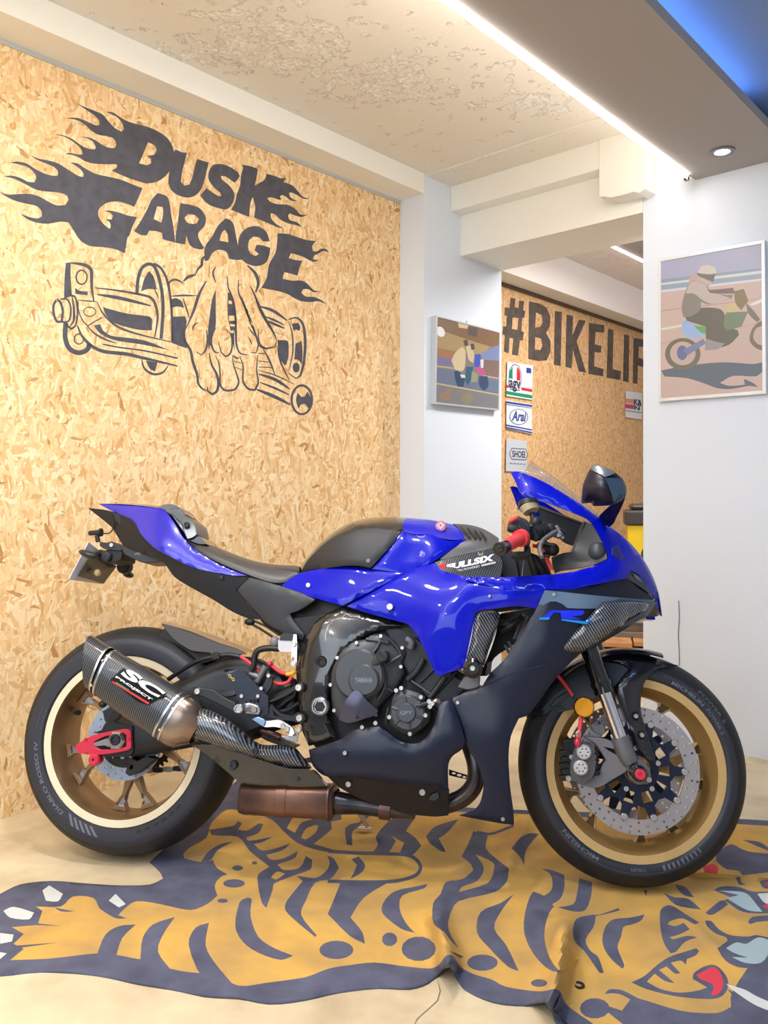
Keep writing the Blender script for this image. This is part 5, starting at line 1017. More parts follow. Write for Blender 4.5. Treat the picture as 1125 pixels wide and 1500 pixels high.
# carbon winglet
wg=panel('winglet',F('T7',[(640,848),(760,845),(882,852),(875,880),(850,905),(760,965),(660,1030),(600,1070),(560,1100),(500,1108),(420,1105),(430,1080),(540,960)]),F('T7',[(640,848,.205),(882,852,.14),(850,905,.15),(760,960,.19),(560,1100,.225),(420,1105,.232),(540,960,.235),(700,930,.225)]),CARBS,.006,None,(),8,.001,roll=(.01,6))
panel('winglet_edge',F('T7',[(882,852),(925,850),(870,925),(830,945),(760,990),(640,1060),(560,1103),(600,1065),(760,955),(850,900)]),F('T7',[(882,852,.13),(925,850,.09),(870,925,.12),(760,975,.18),(560,1103,.22)]),M('nose_slate_plastic',(44,58,76),rough=.35,metal=.3),.01,wg,(),8,.001)
# ---------------------------------------------------------------- blue bodywork
mb=panel('blue_side_panel',F('T6',[(260,497),(515,352),(560,330),(640,308),(665,335),(700,352),(780,370),(900,400),(1010,420),(1120,425)])+F('T7',[(345,790),(325,830),(303,885)])+F('T6',[(1000,497),(900,508),(840,515),(818,530),(812,560),(800,620),(785,690),(775,735),(762,768),(655,802),(630,760),(600,690),(570,635),(540,590),(520,573),(470,560),(400,540),(330,520)]),
 F('T6',[(260,497,.165),(515,352,.170),(640,308,.165),(700,350,.19),(900,400,.235),(1110,430,.245),(1080,500,.235),(820,530,.232),(800,640,.236),(760,768,.235),(655,802,.225),(570,635,.215),(540,590,.205),(400,540,.18),(600,440,.205),(700,560,.242),(500,450,.19),(760,440,.235),(950,450,.25)]),BLUE,.004,None,(),8,.001,roll=(.004,3),mirror=False)
bolt('T6',(447,500),.196,16,mb); bolt('T7',(60,820),.248,8,mb)
rw=panel('blue_tail_wedge',F('T6',[(-21,405),(20,375),(62,353),(150,335),(240,326),(370,338),(512,352),(400,415),(240,497),(150,470),(60,447),(0,428)]),F('T6',[(-21,405,.11),(62,353,.10),(240,326,.14),(512,352,.169),(240,497,.164),(0,428,.125),(150,400,.14),(300,420,.165)]),BLUE,.004,None,(),8,.001,roll=(.003,3))
bolt('T6',(93,406),.132,11,rw)
tk=panel('fuel_tank',F('T6',[(497,172),(560,188),(620,182),(700,214),(783,207),(710,255),(640,302),(580,325),(515,350),(440,345),(370,336),(450,240)]),F('T6',[(497,172,.137),(560,190,.139),(650,190,.139),(783,206,.12),(640,302,.165),(515,350,.168),(370,336,.162),(560,270,.150),(450,240,.152),(620,260,.157)]),BLUE,.004,None,(),8,.001,roll=(.003,3))
loft('tank_top',[[(497,173,.137),(505,145,.115),(512,122,.07),(522,104,0)],[(560,189,.139),(566,155,.118),(576,130,.07),(590,108,0)],[(620,183,.139),(622,155,.115),(625,132,.07),(640,113,0)],[(700,215,.132),(695,180,.11),(690,150,.065),(690,125,0)],[(783,207,.12),(765,185,.10),(745,160,.06),(722,131,0)]] if False else [[F('T6',[p])[0] for p in s_] for s_ in [[(497,173,.137),(505,145,.115),(512,122,.07),(522,104,0)],[(560,189,.139),(566,155,.118),(576,130,.07),(590,108,0)],[(620,183,.139),(622,155,.115),(625,132,.07),(640,113,0)],[(700,215,.132),(695,180,.11),(690,150,.065),(690,125,0)],[(783,207,.12),(765,185,.10),(745,160,.06),(722,131,0)]]],BLUE,tk)
loft('tank_cover',[[F('T6',[p])[0] for p in s_] for s_ in [[(60,352,.06),(58,340,.045),(58,328,.03),(58,320,0)],[(120,268,.10),(117,252,.085),(118,243,.05),(125,235,0)],[(190,207,.12),(188,190,.10),(192,175,.06),(205,163,0)],[(300,162,.13),(292,145,.11),(292,126,.07),(310,108,0)],[(420,162,.135),(412,140,.115),(410,116,.07),(420,98,0)],[(497,173,.137),(505,145,.115),(512,122,.07),(522,104,0)]]],CARBD,tk)
panel('tank_inner',F('T6',[(75,345),(130,280),(200,222),(300,180),(420,178),(500,185),(640,195),(760,215),(800,240),(900,260),(920,300),(800,345),(640,320),(500,365),(250,345)]),F('T6',[(75,345,.05),(300,180,.10),(640,195,.10),(900,260,.10),(640,320,.14),(500,365,.14),(250,345,.12)]),DEEP,.2,tk,(),14,0)
gp=panel('tank_grip',F('T6',[(60,352),(85,305),(120,266),(190,206),(300,161),(420,161),(495,173),(470,215),(450,240),(365,331),(300,322),(220,326),(120,343)]),F('T6',[(60,350,.07),(190,206,.123),(420,161,.138),(495,173,.14),(450,240,.158),(365,331,.167),(220,326,.15),(120,300,.112),(300,240,.158)]),GRIPM,.006,tk,(),8,.0015,roll=(.005,3))
knob('grip_button','T6',(353,300),9,.155,.168,M('grip_button_grey',(120,120,122),rough=.4),tk)
em=knob('tank_emblem','T6',(668,149),24,.07,.106,M('emblem_ring',(190,120,140),rough=.3,metal=.3),tk,.1,28)
panel('emblem_fork',F('T6',[(650,148),(668,132),(686,148),(668,166)]),.108,M('emblem_light',(215,195,205),rough=.3),.002,tk,[F('T6',[(660,148),(668,140),(676,148),(668,156)])],curve=False)
ab=loft('airbox_cover',[[F('T6',[p])[0] for p in s_] for s_ in [[(642,304,.158),(720,250,.142),(783,207,.121),(745,155,.06),(705,126,0)],[(700,288,.152),(770,243,.14),(825,205,.118),(800,155,.06),(780,130,0)],[(800,265,.146),(840,237,.134),(872,208,.108),(862,170,.06),(850,148,0)],[(900,243,.13),(908,232,.115),(922,215,.09),(920,205,.05),(915,195,0)]]],M('airbox_grey',(66,68,74),rough=.4),None)
for q_ in [[(745,148),(758,152),(800,198),(790,197)],[(778,157),(792,160),(826,200),(815,200)],[(808,165),(820,167),(848,203),(836,203)],[(836,172),(848,176),(870,205),(860,205)]]:
    panel('air_slot',F('T6',q_),F('T6',[(760,155,.075),(800,200,.121),(848,176,.08),(866,205,.112),(785,157,.075)]),DEEP,.003,ab,(),20,0,curve=False)
panel('body_backing',F('px',[(402,850),(440,846),(520,842),(600,836),(640,826),(700,850),(780,870),(780,890),(700,900),(660,960),(600,930),(500,905),(450,905),(420,880)]),F('px',[(402,850,.085),(600,836,.13),(780,880,.19),(660,960,.17),(500,900,.13),(440,890,.10)]),DEEP,.02,None,(),14,0)
cs=panel('carbon_airbox_side',F('T6',[(642,306),(700,290),(800,266),(895,243),(930,290),(935,330),(925,372),(780,368),(700,350),(665,335)]),F('T6',[(642,306,.16),(895,243,.13),(925,370,.165),(700,350,.178),(780,368,.175),(800,300,.155)]),CARBM,.004,None,(),9,.001)
text_on('decal_lettering','FULLSIX',quadmap('T6',[(692,343),(902,299),(899,270),(688,318)],.169),WPAINT,cs,.06,.15,toward=BO); text_on('decal_lettering','CARBON POWERED',quadmap('T6',[(701,357),(837,327),(836,318),(701,348)],.172),WPAINT,cs,0,.1,toward=BO)
panel('decal_bar',F('T6',[(844,325),(906,311),(905,303),(843,317)]),.172,M('pale_print',(205,200,205)),.001,cs,curve=False)
panel('decal_red',F('T6',[(658,318),(688,308),(692,340),(680,342)]),.172,RPAINT,.002,cs,curve=False)
# carbon strip and crash slider
sl=panel('carbon_side_duct',F('T6',[(822,530),(835,518),(900,515),(925,530),(922,560),(900,625),(875,690),(860,745),(845,765),(790,745),(778,725),(800,640),(812,560)]),F('T6',[(830,520,.236),(925,530,.215),(860,745,.235),(780,720,.243),(820,620,.248)]),CARBS,.02,None,(),8,.002,roll=(.015,6))
ck=knob('crash_slider','T6',(806,767),43,.20,.285,BLACKG,None,.35,32,hole=.5); knob('slider_ring','T6',(806,767),30,.27,.2865,DARK,ck,.15,28,hole=.75); bolt('T6',(806,767),.284,13,ck)
panel('slider_mount',F('T6',[(770,800),(840,800),(835,850),(790,860),(740,850)]),.20,CAST,.02,None,bevel=.003)
# upper cowl with the channel lip
uc=panel('upper_cowl',F('T7',[(170,185),(190,178),(215,180),(300,212),(400,265),(520,340),(620,413),(690,470),(780,542),(830,600),(870,660),(905,730),(930,800),(943,870),(948,925),(940,915),(905,830),(870,770),(830,712),(790,690),(765,727),(700,742),(620,757),(530,775),(450,787),(345,792),(200,790),(120,782),(20,760),(-60,735),(-70,720),(50,722),(200,720),(400,706),(480,695),(560,675),(630,652),(672,630),(668,600),(650,560),(620,500),(600,465),(570,430),(530,408),(430,368),(340,335),(240,305),(215,280),(195,235)]),
 F('T7',[(170,185,.10),(215,180,.115),(400,265,.135),(620,413,.125),(780,542,.105),(905,730,.06),(948,925,.005),(870,770,.085),(780,690,.15),(765,727,.165),(620,757,.215),(450,787,.235),(345,792,.24),(100,782,.243),(-60,728,.232),(200,720,.235),(400,706,.22),(560,675,.20),(668,630,.175),(640,540,.16),(570,430,.155),(400,355,.148),(240,305,.135),(720,600,.145),(500,370,.15)]),BLUE,.004,None,(),8,.001,roll=(.004,3),n=3,mirror=True,ang=32)
panel('cowl_recess',F('T7',[(690,570),(720,560),(750,620),(735,655),(700,640),(690,610)]),F('T7',[(690,570,.158),(750,630,.148),(700,640,.16)]),M('deep_blue_paint',(8,12,110),rough=.2,coat=1),.003,uc[0],(),8,.001)
loft('nose_spine',[[F('T7',[p])[0] for p in s_] for s_ in [[(600,400,.122),(615,402,.07),(622,404,0)],[(690,472,.112),(703,478,.06),(710,480,0)],[(780,544,.10),(797,550,.05),(803,552,0)],[(870,662,.07),(882,668,.04),(886,670,0)],[(930,802,.04),(936,804,.02),(938,804,0)],[(948,925,.008),(949,925,.004),(950,925,0)]]],BLUE,uc[0])
ns=panel('headlight_cluster',F('T7',[(765,728),(790,692),(830,712),(870,770),(905,830),(940,912),(920,925),(862,925),(915,832),(840,775)]),F('T7',[(765,728,.15),(830,712,.11),(905,830,.07),(940,915,.02),(862,925,.05),(840,775,.12)]),BLACKG,.02,None,(),9,.001,mirror=True)
panel('position_light',F('T7',[(800,700),(825,720),(890,810),(900,835),(870,800),(820,745)]),F('T7',[(800,700,.135),(890,810,.085),(870,800,.09)]),M('clear_lens',(120,140,150),rough=.05,coat=1),.003,ns[0],(),9,0)
panel('nose_intake_lip',F('T7',[(860,925),(912,925),(915,942),(870,940)]),.03,BLUE,.06,None)
# windscreen
scr=loft('windscreen',[[F('T7',[p])[0] for p in s_] for s_ in [[(213,182,.112),(225,160,.10),(245,130,.06),(282,110,0)],[(300,214,.125),(320,190,.11),(350,170,.07),(385,190,0)],[(410,272,.132),(430,255,.11),(450,250,.07),(480,275,0)],[(520,342,.13),(535,332,.10),(545,330,.06),(565,350,0)],[(600,400,.122),(612,398,.08),(618,398,.05),(625,405,0)]]],GLASS)
# mirror
mi_=panel('mirror_housing',F('T7',[(538,328),(545,240),(560,200),(577,165),(600,140),(630,147),(670,162),(710,185),(742,212),(760,245),(766,275),(758,310),(740,325),(695,340),(640,345),(600,345),(590,328),(545,332)]),F('T7',[(540,328,.27),(577,165,.28),(600,140,.285),(670,165,.30),(742,212,.31),(766,275,.29),(695,340,.30),(600,345,.285),(640,250,.335)]),M('mirror_gloss_navy',(9,12,36),rough=.38),.03,None,(),8,.004,roll=(.012,5))
panel('mirror_facet',F('T7',[(655,210),(710,212),(742,215),(757,275),(755,300),(700,332),(680,270)]),F('T7',[(655,210,.335),(742,215,.318),(755,300,.31),(700,332,.316)]),M('mirror_slate',(70,92,120),rough=.15,metal=.6),.003,mi_,(),8,.001)
panel('mirror_cap',F('T7',[(578,166),(600,141),(670,163),(710,187),(655,208)]),F('T7',[(578,166,.283),(600,141,.289),(710,187,.312),(655,208,.328)]),M('mirror_cap_grey',(80,90,98),rough=.25),.003,mi_,(),9,.001)
panel('mirror_stem',F('T7',[(625,405),(655,375),(690,345),(715,325),(762,285),(758,320),(735,375),(712,420),(700,445),(682,460),(650,440)]),F('T7',[(625,405,.14),(682,460,.15),(700,340,.25),(760,290,.29),(712,420,.18)]),M('mirror_gloss_navy',(10,14,40)),.02,None,(),8,.003)
# cockpit interior
ci=panel('cockpit_inner_panel',F('T7',[(560,440),(590,450),(640,540),(662,600),(668,628),(620,650),(540,672),(430,690),(400,700),(385,660),(380,620),(430,600),(490,590),(520,520)]),F('T7',[(560,440,.12),(668,628,.16),(400,700,.17),(380,610,.12),(500,590,.11)]),M('cockpit_plastic',(32,36,42),rough=.45),.01,None,(),10,.001)
ellipsoid('duct_bulge',U(*F('T7',[(618,595)])[0],.13),(.026,.03,.028),M('cockpit_plastic2',(58,64,72),rough=.45),ci)
panel('instrument_hood',F('T7',[(545,430),(560,440),(500,590),(488,582),(520,500)]),.06,M('cockpit_plastic2',(58,64,72)),.12,None,bevel=.003)
panel('cockpit_far_panel',F('T7',[(310,350),(400,395),(540,445),(520,520),(490,560),(440,540),(400,500),(330,430)]),-.10,DEEP,.01,None)
panel('cockpit_brace',F('T7',[(305,345),(540,440),(537,448),(305,362)]),-.095,M('brown_shadow_plastic',(70,58,56),rough=.5),.01,None,curve=False)
panel('airbox_front',F('T7',[(110,600),(250,590),(370,640),(400,705),(340,720),(100,720)]),.06,DEEP,.12,None)
panel('tank_front_shroud',F('T6',[(925,215),(980,260),(1010,380),(925,372),(930,290)]),.08,DARK,.15,None)
for a_,b_ in (((290,620),(345,715)),((270,610),(300,715))): tube('cockpit_hose','T7',[a_+(.13,),((a_[0]+b_[0])/2,(a_[1]+b_[1])/2,.135),b_+(.13,)],.011,DEEP,None,12)
tube('control_cable','T7',[(245,600,.15),(235,660,.15),(228,718,.15)],.0022,CAST,None,8)
# handlebar, grip, controls
def ptube(name,k,a,b,r,m,parent=None,seg=16): return solid(name,[U(*F(k,[a])[0]),U(*F(k,[b])[0])],r,m,parent or BIKE,seg)
hb=ptube('throttle_grip','T7',(140,565,.33),(222,520,.245),.0165,RED,None,24)
ptube('grip_flange','T7',(214,524,.253),(228,517,.240),[.0225,.0225],RED,hb,24)
for i in range(5): 
    t=.15+i*.16; ptube('grip_rib','T7',(140+82*t,565-45*t,.33-.085*t),(142+82*t,564-45*t,.328-.085*t),.0172,RED,hb,20)
be=ptube('bar_end_weight','T7',(112,578,.365),(142,564,.33),[.0175,.0165],BLACKG,None,24); knob('bar_end_cap','T7',(112,576),18,.36,.372,DARK,be,.2,20,hole=.4)
ptube('handlebar_tube','T7',(222,520,.245),(330,480,.12),.011,DARK)
sw_=panel('switch_cluster',F('T7',[(160,430),(200,405),(240,420),(265,440),(275,500),(265,560),(240,590),(235,520),(210,485),(170,480),(150,470)]),F('T7',[(160,430,.24),(270,440,.23),(265,560,.22),(200,480,.25)]),M('switch_plastic',(48,56,62),rough=.4),.05,None,(),9,.003,roll=(.012,5))
panel('red_switch',F('T7',[(155,432),(185,412),(208,408),(205,420),(165,440)]),.262,RED,.02,sw_,bevel=.002)
panel('switch_lower',F('T7',[(180,590),(240,590),(270,560),(275,600),(250,620),(200,625),(170,615)]),.23,DEEP,.05,None,bevel=.004)
rv=ptube('fluid_reservoir','T7',(262,355,.13),(275,385,.135),[.026,.022],M('reservoir_plastic',(176,160,128),rough=.35),None,20); ptube('reservoir_cap','T7',(258,330,.128),(262,352,.13),[.027,.028],DARK,rv,20)
tube('reservoir_hose','T7',[(280,395,.13),(285,420,.135),(280,450,.14),(275,480,.15)],.009,DARK,None,12)
ms=ptube('brake_master_cylinder','T7',(285,500,.20),(375,475,.14),[.018,.013],M('master_cylinder_grey',(70,74,78),rough=.4,metal=.5),None,16)
for i in range(5): ptube('cooling_fin','T7',(290+i*14,499-i*4,.198-i*.01),(293+i*14,498-i*4,.197-i*.01),.0215,DARK,ms,16)
tube('brake_lever','T7',[(400,490,.15),(360,515,.20),(330,540,.24),(318,580,.28),(330,620,.31)],[.008,.007,.006,.006,.005],CAST,None,10)
for p0_,p1_ in (((370,470),(450,490)),((380,500),(440,520)),((400,460),(430,505)),((350,460),(360,500))): ptube('lever_linkage','T7',p0_+(.13,),p1_+(.12,),.007,STEEL if p0_[0]>375 else DARK,None,10)
for c_,r_,m_ in [((375,470),.013,DARK),((345,575),.02,DEEP),((385,580),.018,DEEP),((352,610),.011,BLACKG),((300,440),.016,DARK),((415,505),.010,STEEL)]: ellipsoid('cockpit_fitting',U(*F('T7',[c_])[0],.145),(r_,r_*.8,r_),m_,BIKE)
tube('red_brake_line','T7',[(285,560,.15),(320,570,.16),(340,595,.16)],.005,RED,None,8); tube('red_brake_line','T7',[(350,620,.15),(370,665,.15),(385,695,.15)],.006,RED,None,10); tube('line_end','T7',[(382,688,.15),(392,708,.15)],.0065,YELW,None,10)
tube('throttle_cable','T7',[(325,600,.16),(310,560,.17),(330,545,.17),(400,560,.15)],.004,M('cable_grey',(90,90,96),rough=.4),None,8); tube('throttle_cable','T7',[(290,420,.14),(320,470,.15),(350,540,.16)],.0035,DEEP,None,8); tube('throttle_cable','T7',[(300,350,.12),(325,420,.13),(330,450,.14)],.003,DEEP,None,8)
# triple clamp & frame behind the duct
panel('frame_spar',F('T6',[(925,530),(1090,495),(1125,500),(1000,650),(900,720),(870,800),(830,800),(860,745),(900,640)]),.08,DEEP,.16,None,bevel=.003)
for a_,b_ in (((930,600),(1020,545)),((915,570),(1000,560))): tube('radiator_hose','T6',[a_+(.16,),((a_[0]+b_[0])/2,(a_[1]+b_[1])/2+8,.17),b_+(.16,)],.009,DEEP,None,12)
for p0_,p1_ in (((985,640),(1030,530)),((1000,640),(1045,540)),((960,650),(980,690)),((945,665),(965,700))): ptube('radiator_strut','T6',p0_+(.13,),p1_+(.13,),.004,CAST,None,8)
panel('engine_hanger',F('T6',[(870,740),(890,735),(885,790),(860,800)]),.15,CAST,.02,None,bevel=.002)
# ---------------------------------------------------------------- tail
tc=panel('tail_cowl',F('T5',[(190,112),(300,113),(450,130),(480,145),(505,175),(530,212),(548,245),(567,270),(600,305),(660,345),(740,388),(835,424),(780,425),(700,412),(600,390),(520,352),(440,310),(400,275),(370,240),(355,210),(325,180),(250,145)]),F('T5',[(190,112,.015),(330,180,.06),(450,130,.062),(370,240,.085),(460,240,.105),(530,212,.088),(600,305,.105),(835,424,.125),(600,385,.118),(520,350,.112),(480,290,.112)]),M('blue_violet_paint',(26,24,182),rough=.25,metal=.1,coat=.8),.004,None,(),8,.001,mirror=True,roll=(.003,3),ang=30)
loft('tail_top',[[F('T5',[p])[0] for p in s_] for s_ in [[(190,112,.015),(191,111,.007),(192,110,0)],[(300,113,.04),(302,110,.02),(305,109,0)],[(400,123,.055),(400,116,.03),(402,112,0)],[(450,130,.062),(452,121,.035),(454,116,0)],[(480,145,.068),(484,132,.035),(487,124,0)]]],CARBD,tc[0])
panel('seat_pan',F('T5',[(560,262),(700,330),(850,378),(1062,402),(1062,440),(985,478),(840,445),(700,418),(590,335)]),.072,DEEP,.14,None)
hu=panel('seat_hump',F('T5',[(450,128),(470,116),(510,114),(540,130),(565,160),(600,190),(612,220),(615,245),(600,258),(575,266),(562,235),(552,200),(520,170),(485,148)]),F('T5',[(450,128,.055),(510,114,.035),(565,160,.045),(600,190,.06),(615,245,.075),(575,266,.08),(552,200,.07),(590,220,.075)]),M('hump_grey',(84,90,98),rough=.28,metal=.3),.11,None,(),9,.003)
bolt('T5',(572,203),.075,13,hu,DARK); panel('hump_base',F('T5',[(500,150),(530,180),(552,205),(575,266),(620,285),(660,288),(625,252),(600,262),(565,240)]),.07,BLACKG,.13,None)
panel('hump_back_pad',F('T5',[(480,145),(510,132),(545,138),(570,160),(540,170),(500,160)]),.048,BLACKG,.09,None)
loft('rider_seat',[[F('T5',[p])[0] for p in s_] for s_ in [[(572,285,.05),(578,275,.05),(592,266,.035),(608,262,0)],[(615,318,.085),(622,300,.085),(650,286,.06),(665,282,0)],[(690,358,.098),(698,338,.098),(725,318,.07),(735,308,0)],[(780,398,.105),(790,378,.105),(815,355,.08),(815,342,0)],[(880,435,.108),(888,412,.106),(900,380,.08),(900,362,0)],[(965,464,.105),(975,432,.10),(985,392,.075),(985,368,0)],[(1035,442,.09),(1045,415,.085),(1048,390,.06),(1045,370,0)],[(1062,408,.07),(1062,400,.06),(1060,390,.04),(1058,380,0)]]],SEATM)
ut=panel('undertail',F('T5',[(143,130),(240,143),(330,180),(360,215),(375,245),(440,310),(520,350),(600,390),(700,412),(780,428),(840,430),(785,487),(850,560),(898,612),(842,610),(770,580),(690,530),(600,480),(520,430),(470,366),(400,335),(300,300),(270,250),(245,212)]),F('T5',[(143,130,.02),(240,143,.045),(375,245,.08),(600,390,.112),(840,430,.118),(898,612,.105),(770,580,.10),(600,480,.10),(470,366,.085),(300,300,.06),(245,212,.04),(660,450,.115)]),BLACKM,.02,None,(),8,.001,mirror=False)
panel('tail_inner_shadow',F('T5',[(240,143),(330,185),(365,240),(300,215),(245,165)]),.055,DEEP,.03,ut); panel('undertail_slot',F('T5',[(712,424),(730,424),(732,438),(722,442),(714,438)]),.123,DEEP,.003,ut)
lp=panel('plate_holder',F('T5',[(285,292),(330,300),(400,318),(440,335),(468,362),(385,368),(340,350),(300,330)]),.06,M('holder_black',(30,34,42),rough=.4),.10,None,bevel=.002)
panel('holder_emblem',F('T5',[(345,328),(360,322),(378,322),(368,332),(380,342),(368,336),(356,333),(348,336)]),.0615,CAST,.002,lp,curve=False)
sc_=panel('side_cover',F('T5',[(785,487),(842,431),(900,445),(985,470),(1060,495),(1130,528),(1110,545),(1060,575),(1020,590),(1050,635),(1085,680),(1075,705),(1020,690),(965,660),(930,640),(898,612),(840,545)]),F('T5',[(785,487,.112),(842,431,.122),(985,470,.135),(1130,528,.155),(1020,590,.14),(1085,690,.14),(965,660,.125),(898,612,.11),(900,520,.132)]),M('side_cover_grey',(52,56,64),rough=.4),.012,None,(),8,.002,roll=(.004,4))
panel('subframe_black',F('T5',[(1015,590),(1125,545),(1150,600),(1125,640),(1090,690),(1050,640)]),.10,DEEP,.18,None)
panel('subframe_rail',F('T5',[(840,545),(980,600),(1010,680),(1080,700),(1090,715),(990,690),(920,650)]),.08,DEEP,.10,None)
# number plate and rear lights
q4=[U(*p) for p in F('G8',[(0,950,.09),(385,1005,-.09),(560,770,-.09),(232,512,.09)])]
nrm=(q4[1]-q4[0]).cross(q4[3]-q4[0]).normalized()*.003
pb=quad_box('number_plate',[v for v in q4]+[v+nrm for v in q4],M('plate_white',(205,212,225),rough=.4),BIKE)
iq=lambda u,v:(q4[0]*(1-u)+q4[1]*u)*(1-v)+(q4[3]*(1-u)+q4[2]*u)*v
qs=[iq(.13,.14),iq(.97,.06),iq(.98,.92),iq(.16,.86)]
sg_=1 if nrm.dot(BO-q4[0])>0 else -1
for sgn in (sg_,):
    off_=nrm*(sgn*3.2); quad_box('plate_backing',[v+off_ for v in qs]+[v+off_+nrm*.3 for v in qs],M('plate_back_brown',(70,60,54),rough=.3,coat=.4),pb)
ellipsoid('plate_lamp',U(*F('G8',[(345,875)])[0],.03),(.011,.011,.011),M('lamp_amber_glass',(190,170,120),rough=.15),BIKE)
tube('plate_wire','G8',[(50,870,.07),(160,800,.05),(260,740,.04)],.003,DEEP,None,8); tube('plate_wire','G8',[(160,860,.05),(230,850,.04),(270,820,.03)],.003,DEEP,None,8)
panel('plate_bracket',F('G8',[(360,600),(450,610),(560,560),(680,570),(640,640),(620,720),(520,760),(400,740),(350,680)]),.05,DEEP,.10,None,bevel=.003)
panel('bracket_arm',F('G8',[(370,510),(450,520),(510,505),(570,540),(660,570),(620,620),(520,610),(440,600),(370,560)]),.055,DARK,.10,None,bevel=.003); bolt('G8',(508,550),.058,26)
panel('bracket_box',F('G8',[(380,620),(430,610),(495,650),(490,710),(440,755),(370,720)]),.065,DARK,.06,None,bevel=.004)
def lampbody(nm,a,b,r,m): return ptube(nm,'G8',a,b,r,m,None,18)
tl=lampbody('rear_light',(248,410,.05),(385,400,.05),[.0075,.0085],M('lamp_black',(34,32,38),rough=.3)); ptube('light_bezel','G8',(372,402,.05),(394,401,.05),.0125,DEEP,tl,18); ptube('light_stem','G8',(340,440,.05),(350,510,.05),.007,DEEP,None,10)
tube('light_wire','G8',[(400,412,.05),(480,410,.05),(525,360,.05),(535,280,.055),(515,180,.06)],.0018,DEEP,None,8)
RT=Matrix.Rotation(.32,3,'Y')
ellipsoid('turn_signal',U(*F('G8',[(235,660)])[0],.11),(.031,.020,.011),M('signal_smoke',(40,38,38),rough=.35),BIKE,RT)
ptube('signal_stem','G8',(330,660,.08),(400,660,.05),.007,DEEP,None,12)
ellipsoid('turn_signal',U(*F('G8',[(705,895)])[0],-.10),(.018,.022,.011),M('signal_smoke',(46,42,42)),BIKE,RT); knob('signal_socket','G8',(637,800),78,-.07,-.04,DEEP,None,.3,22)
ptube('signal_stem','G8',(600,720,-.02),(640,790,-.05),.007,DEEP,None,12)
# ---------------------------------------------------------------- rear hugger, shock area, rear set
hg=panel('rear_hugger',F('T8',[(712,42),(850,80),(1000,140),(1080,165),(1130,192),(1080,195),(1020,190),(960,185),(870,178),(830,160),(770,115)]),F('T8',[(712,42,.075),(1130,190,.085),(870,178,.095),(1000,150,.085)]),GRIPM,.006,None,(),9,.001)
loft('hugger_top',[[F('T8',[p])[0] for p in s_] for s_ in [[(712,42,.075),(716,36,.05),(722,34,0)],[(850,80,.08),(856,74,.05),(862,72,0)],[(1000,140,.085),(1005,134,.05),(1010,132,0)],[(1130,192,.085),(1135,184,.05),(1138,182,0)]]],M('hugger_bronze',(150,120,98),rough=.35,coat=.5),hg)
panel('hugger_inner',F('T8',[(735,60),(800,140),(870,180),(960,190),(1020,195),(960,225),(880,245),(860,250),(800,200),(760,130),(700,110)]),.07,DEEP,.12,hg)
tube('rear_brake_hose','E7',[(30,540,.12),(150,460,.13),(260,405,.14),(380,378,.14),(450,372,.14),(525,385,.14)],.0065,BLACKM,None,10); panel('hose_clip',F('E7',[(318,365),(345,350),(380,365),(385,395),(345,410),(320,395)]),.15,DEEP,.03,None,bevel=.002)
tube('red_hose','E7',[(525,382,.14),(580,420,.14),(630,465,.14),(660,500,.14)],.005,RED,None,10); tube('red_hose','E7',[(735,440,.15),(800,490,.15),(870,505,.15)],.005,RED,None,10); tube('red_hose','E7',[(725,550,.15),(790,570,.15),(850,560,.15),(880,520,.15)],.005,RED,None,10); tube('orange_sleeve','E7',[(840,505,.15),(880,500,.15),(905,480,.15)],.006,YELW,None,10)
rs=ptube('brake_cylinder','E7',(700,450,.15),(640,560,.15),.010,CAST,None,14); ptube('cylinder_foot','E7',(590,500,.15),(660,530,.15),.010,CAST,rs,12); ellipsoid('banjo_bolt',U(*F('E7',[(728,432)])[0],.155),(.008,.008,.007),PINK,rs)
tube('reservoir_hose','E7',[(790,330,.155),(720,325,.155),(650,340,.155),(625,380,.155),(618,440,.155),(600,480,.155)],.0085,BLACKM,None,12)
rb_=panel('brake_fluid_reservoir',F('E7',[(785,270),(900,272),(905,330),(870,355),(800,350),(785,330)]),.165,M('reservoir_white',(196,196,204),rough=.35),.04,None,bevel=.004); panel('reservoir_lid',F('E7',[(800,235),(825,222),(900,225),(905,275),(795,272)]),.167,DARK,.044,rb_,bevel=.003)
panel('reservoir_bracket',F('E7',[(890,230),(912,230),(915,300),(912,440),(900,455),(880,450),(872,430),(878,320)]),.172,STEEL,.006,rb_,[ell(*F('E7',[(888,400)])[0],2.2,3)],bevel=.001); bolt('E7',(892,300),.175,17,rb_); bolt('E7',(893,432),.175,15,rb_); ellipsoid('grommet',U(*F('E7',[(760,285)])[0],.15),(.014,.012,.016),M('grommet_grey',(110,112,120),rough=.4),rb_)
tube('tail_wiring','E7',[(560,140,.10),(640,180,.10),(720,230,.11),(780,270,.12)],.0035,DEEP,None,8); tube('tail_wiring','E7',[(600,130,.10),(700,175,.10),(790,235,.12)],.003,DEEP,None,8); ellipsoid('wire_plug',U(*F('E7',[(590,145)])[0],.10),(.016,.01,.01),DEEP,BIKE)
tube('wiring_loom','E7',[(720,690,.13),(780,650,.13),(880,600,.13)],.010,DEEP,None,10); tube('wiring_loom','E7',[(760,760,.13),(830,700,.13),(900,640,.13),(890,540,.13)],.006,DEEP,None,10); tube('wiring_loom','E7',[(780,760,.13),(850,750,.13),(930,700,.13)],.006,DARK,None,10)
hgd=panel('heel_guard',F('E7',[(408,466),(522,466),(560,500),(640,580),(715,655),(718,775),(680,790),(630,775),(540,730),(500,650),(450,550)]),.185,M('anodised_black',(40,46,58),rough=.35,metal=.5),.006,None,[ell(*F('E7',[(c_,690)])[0],2.2,3) for c_ in (575,600,625,648)],bevel=.0012,n=3,ang=25)
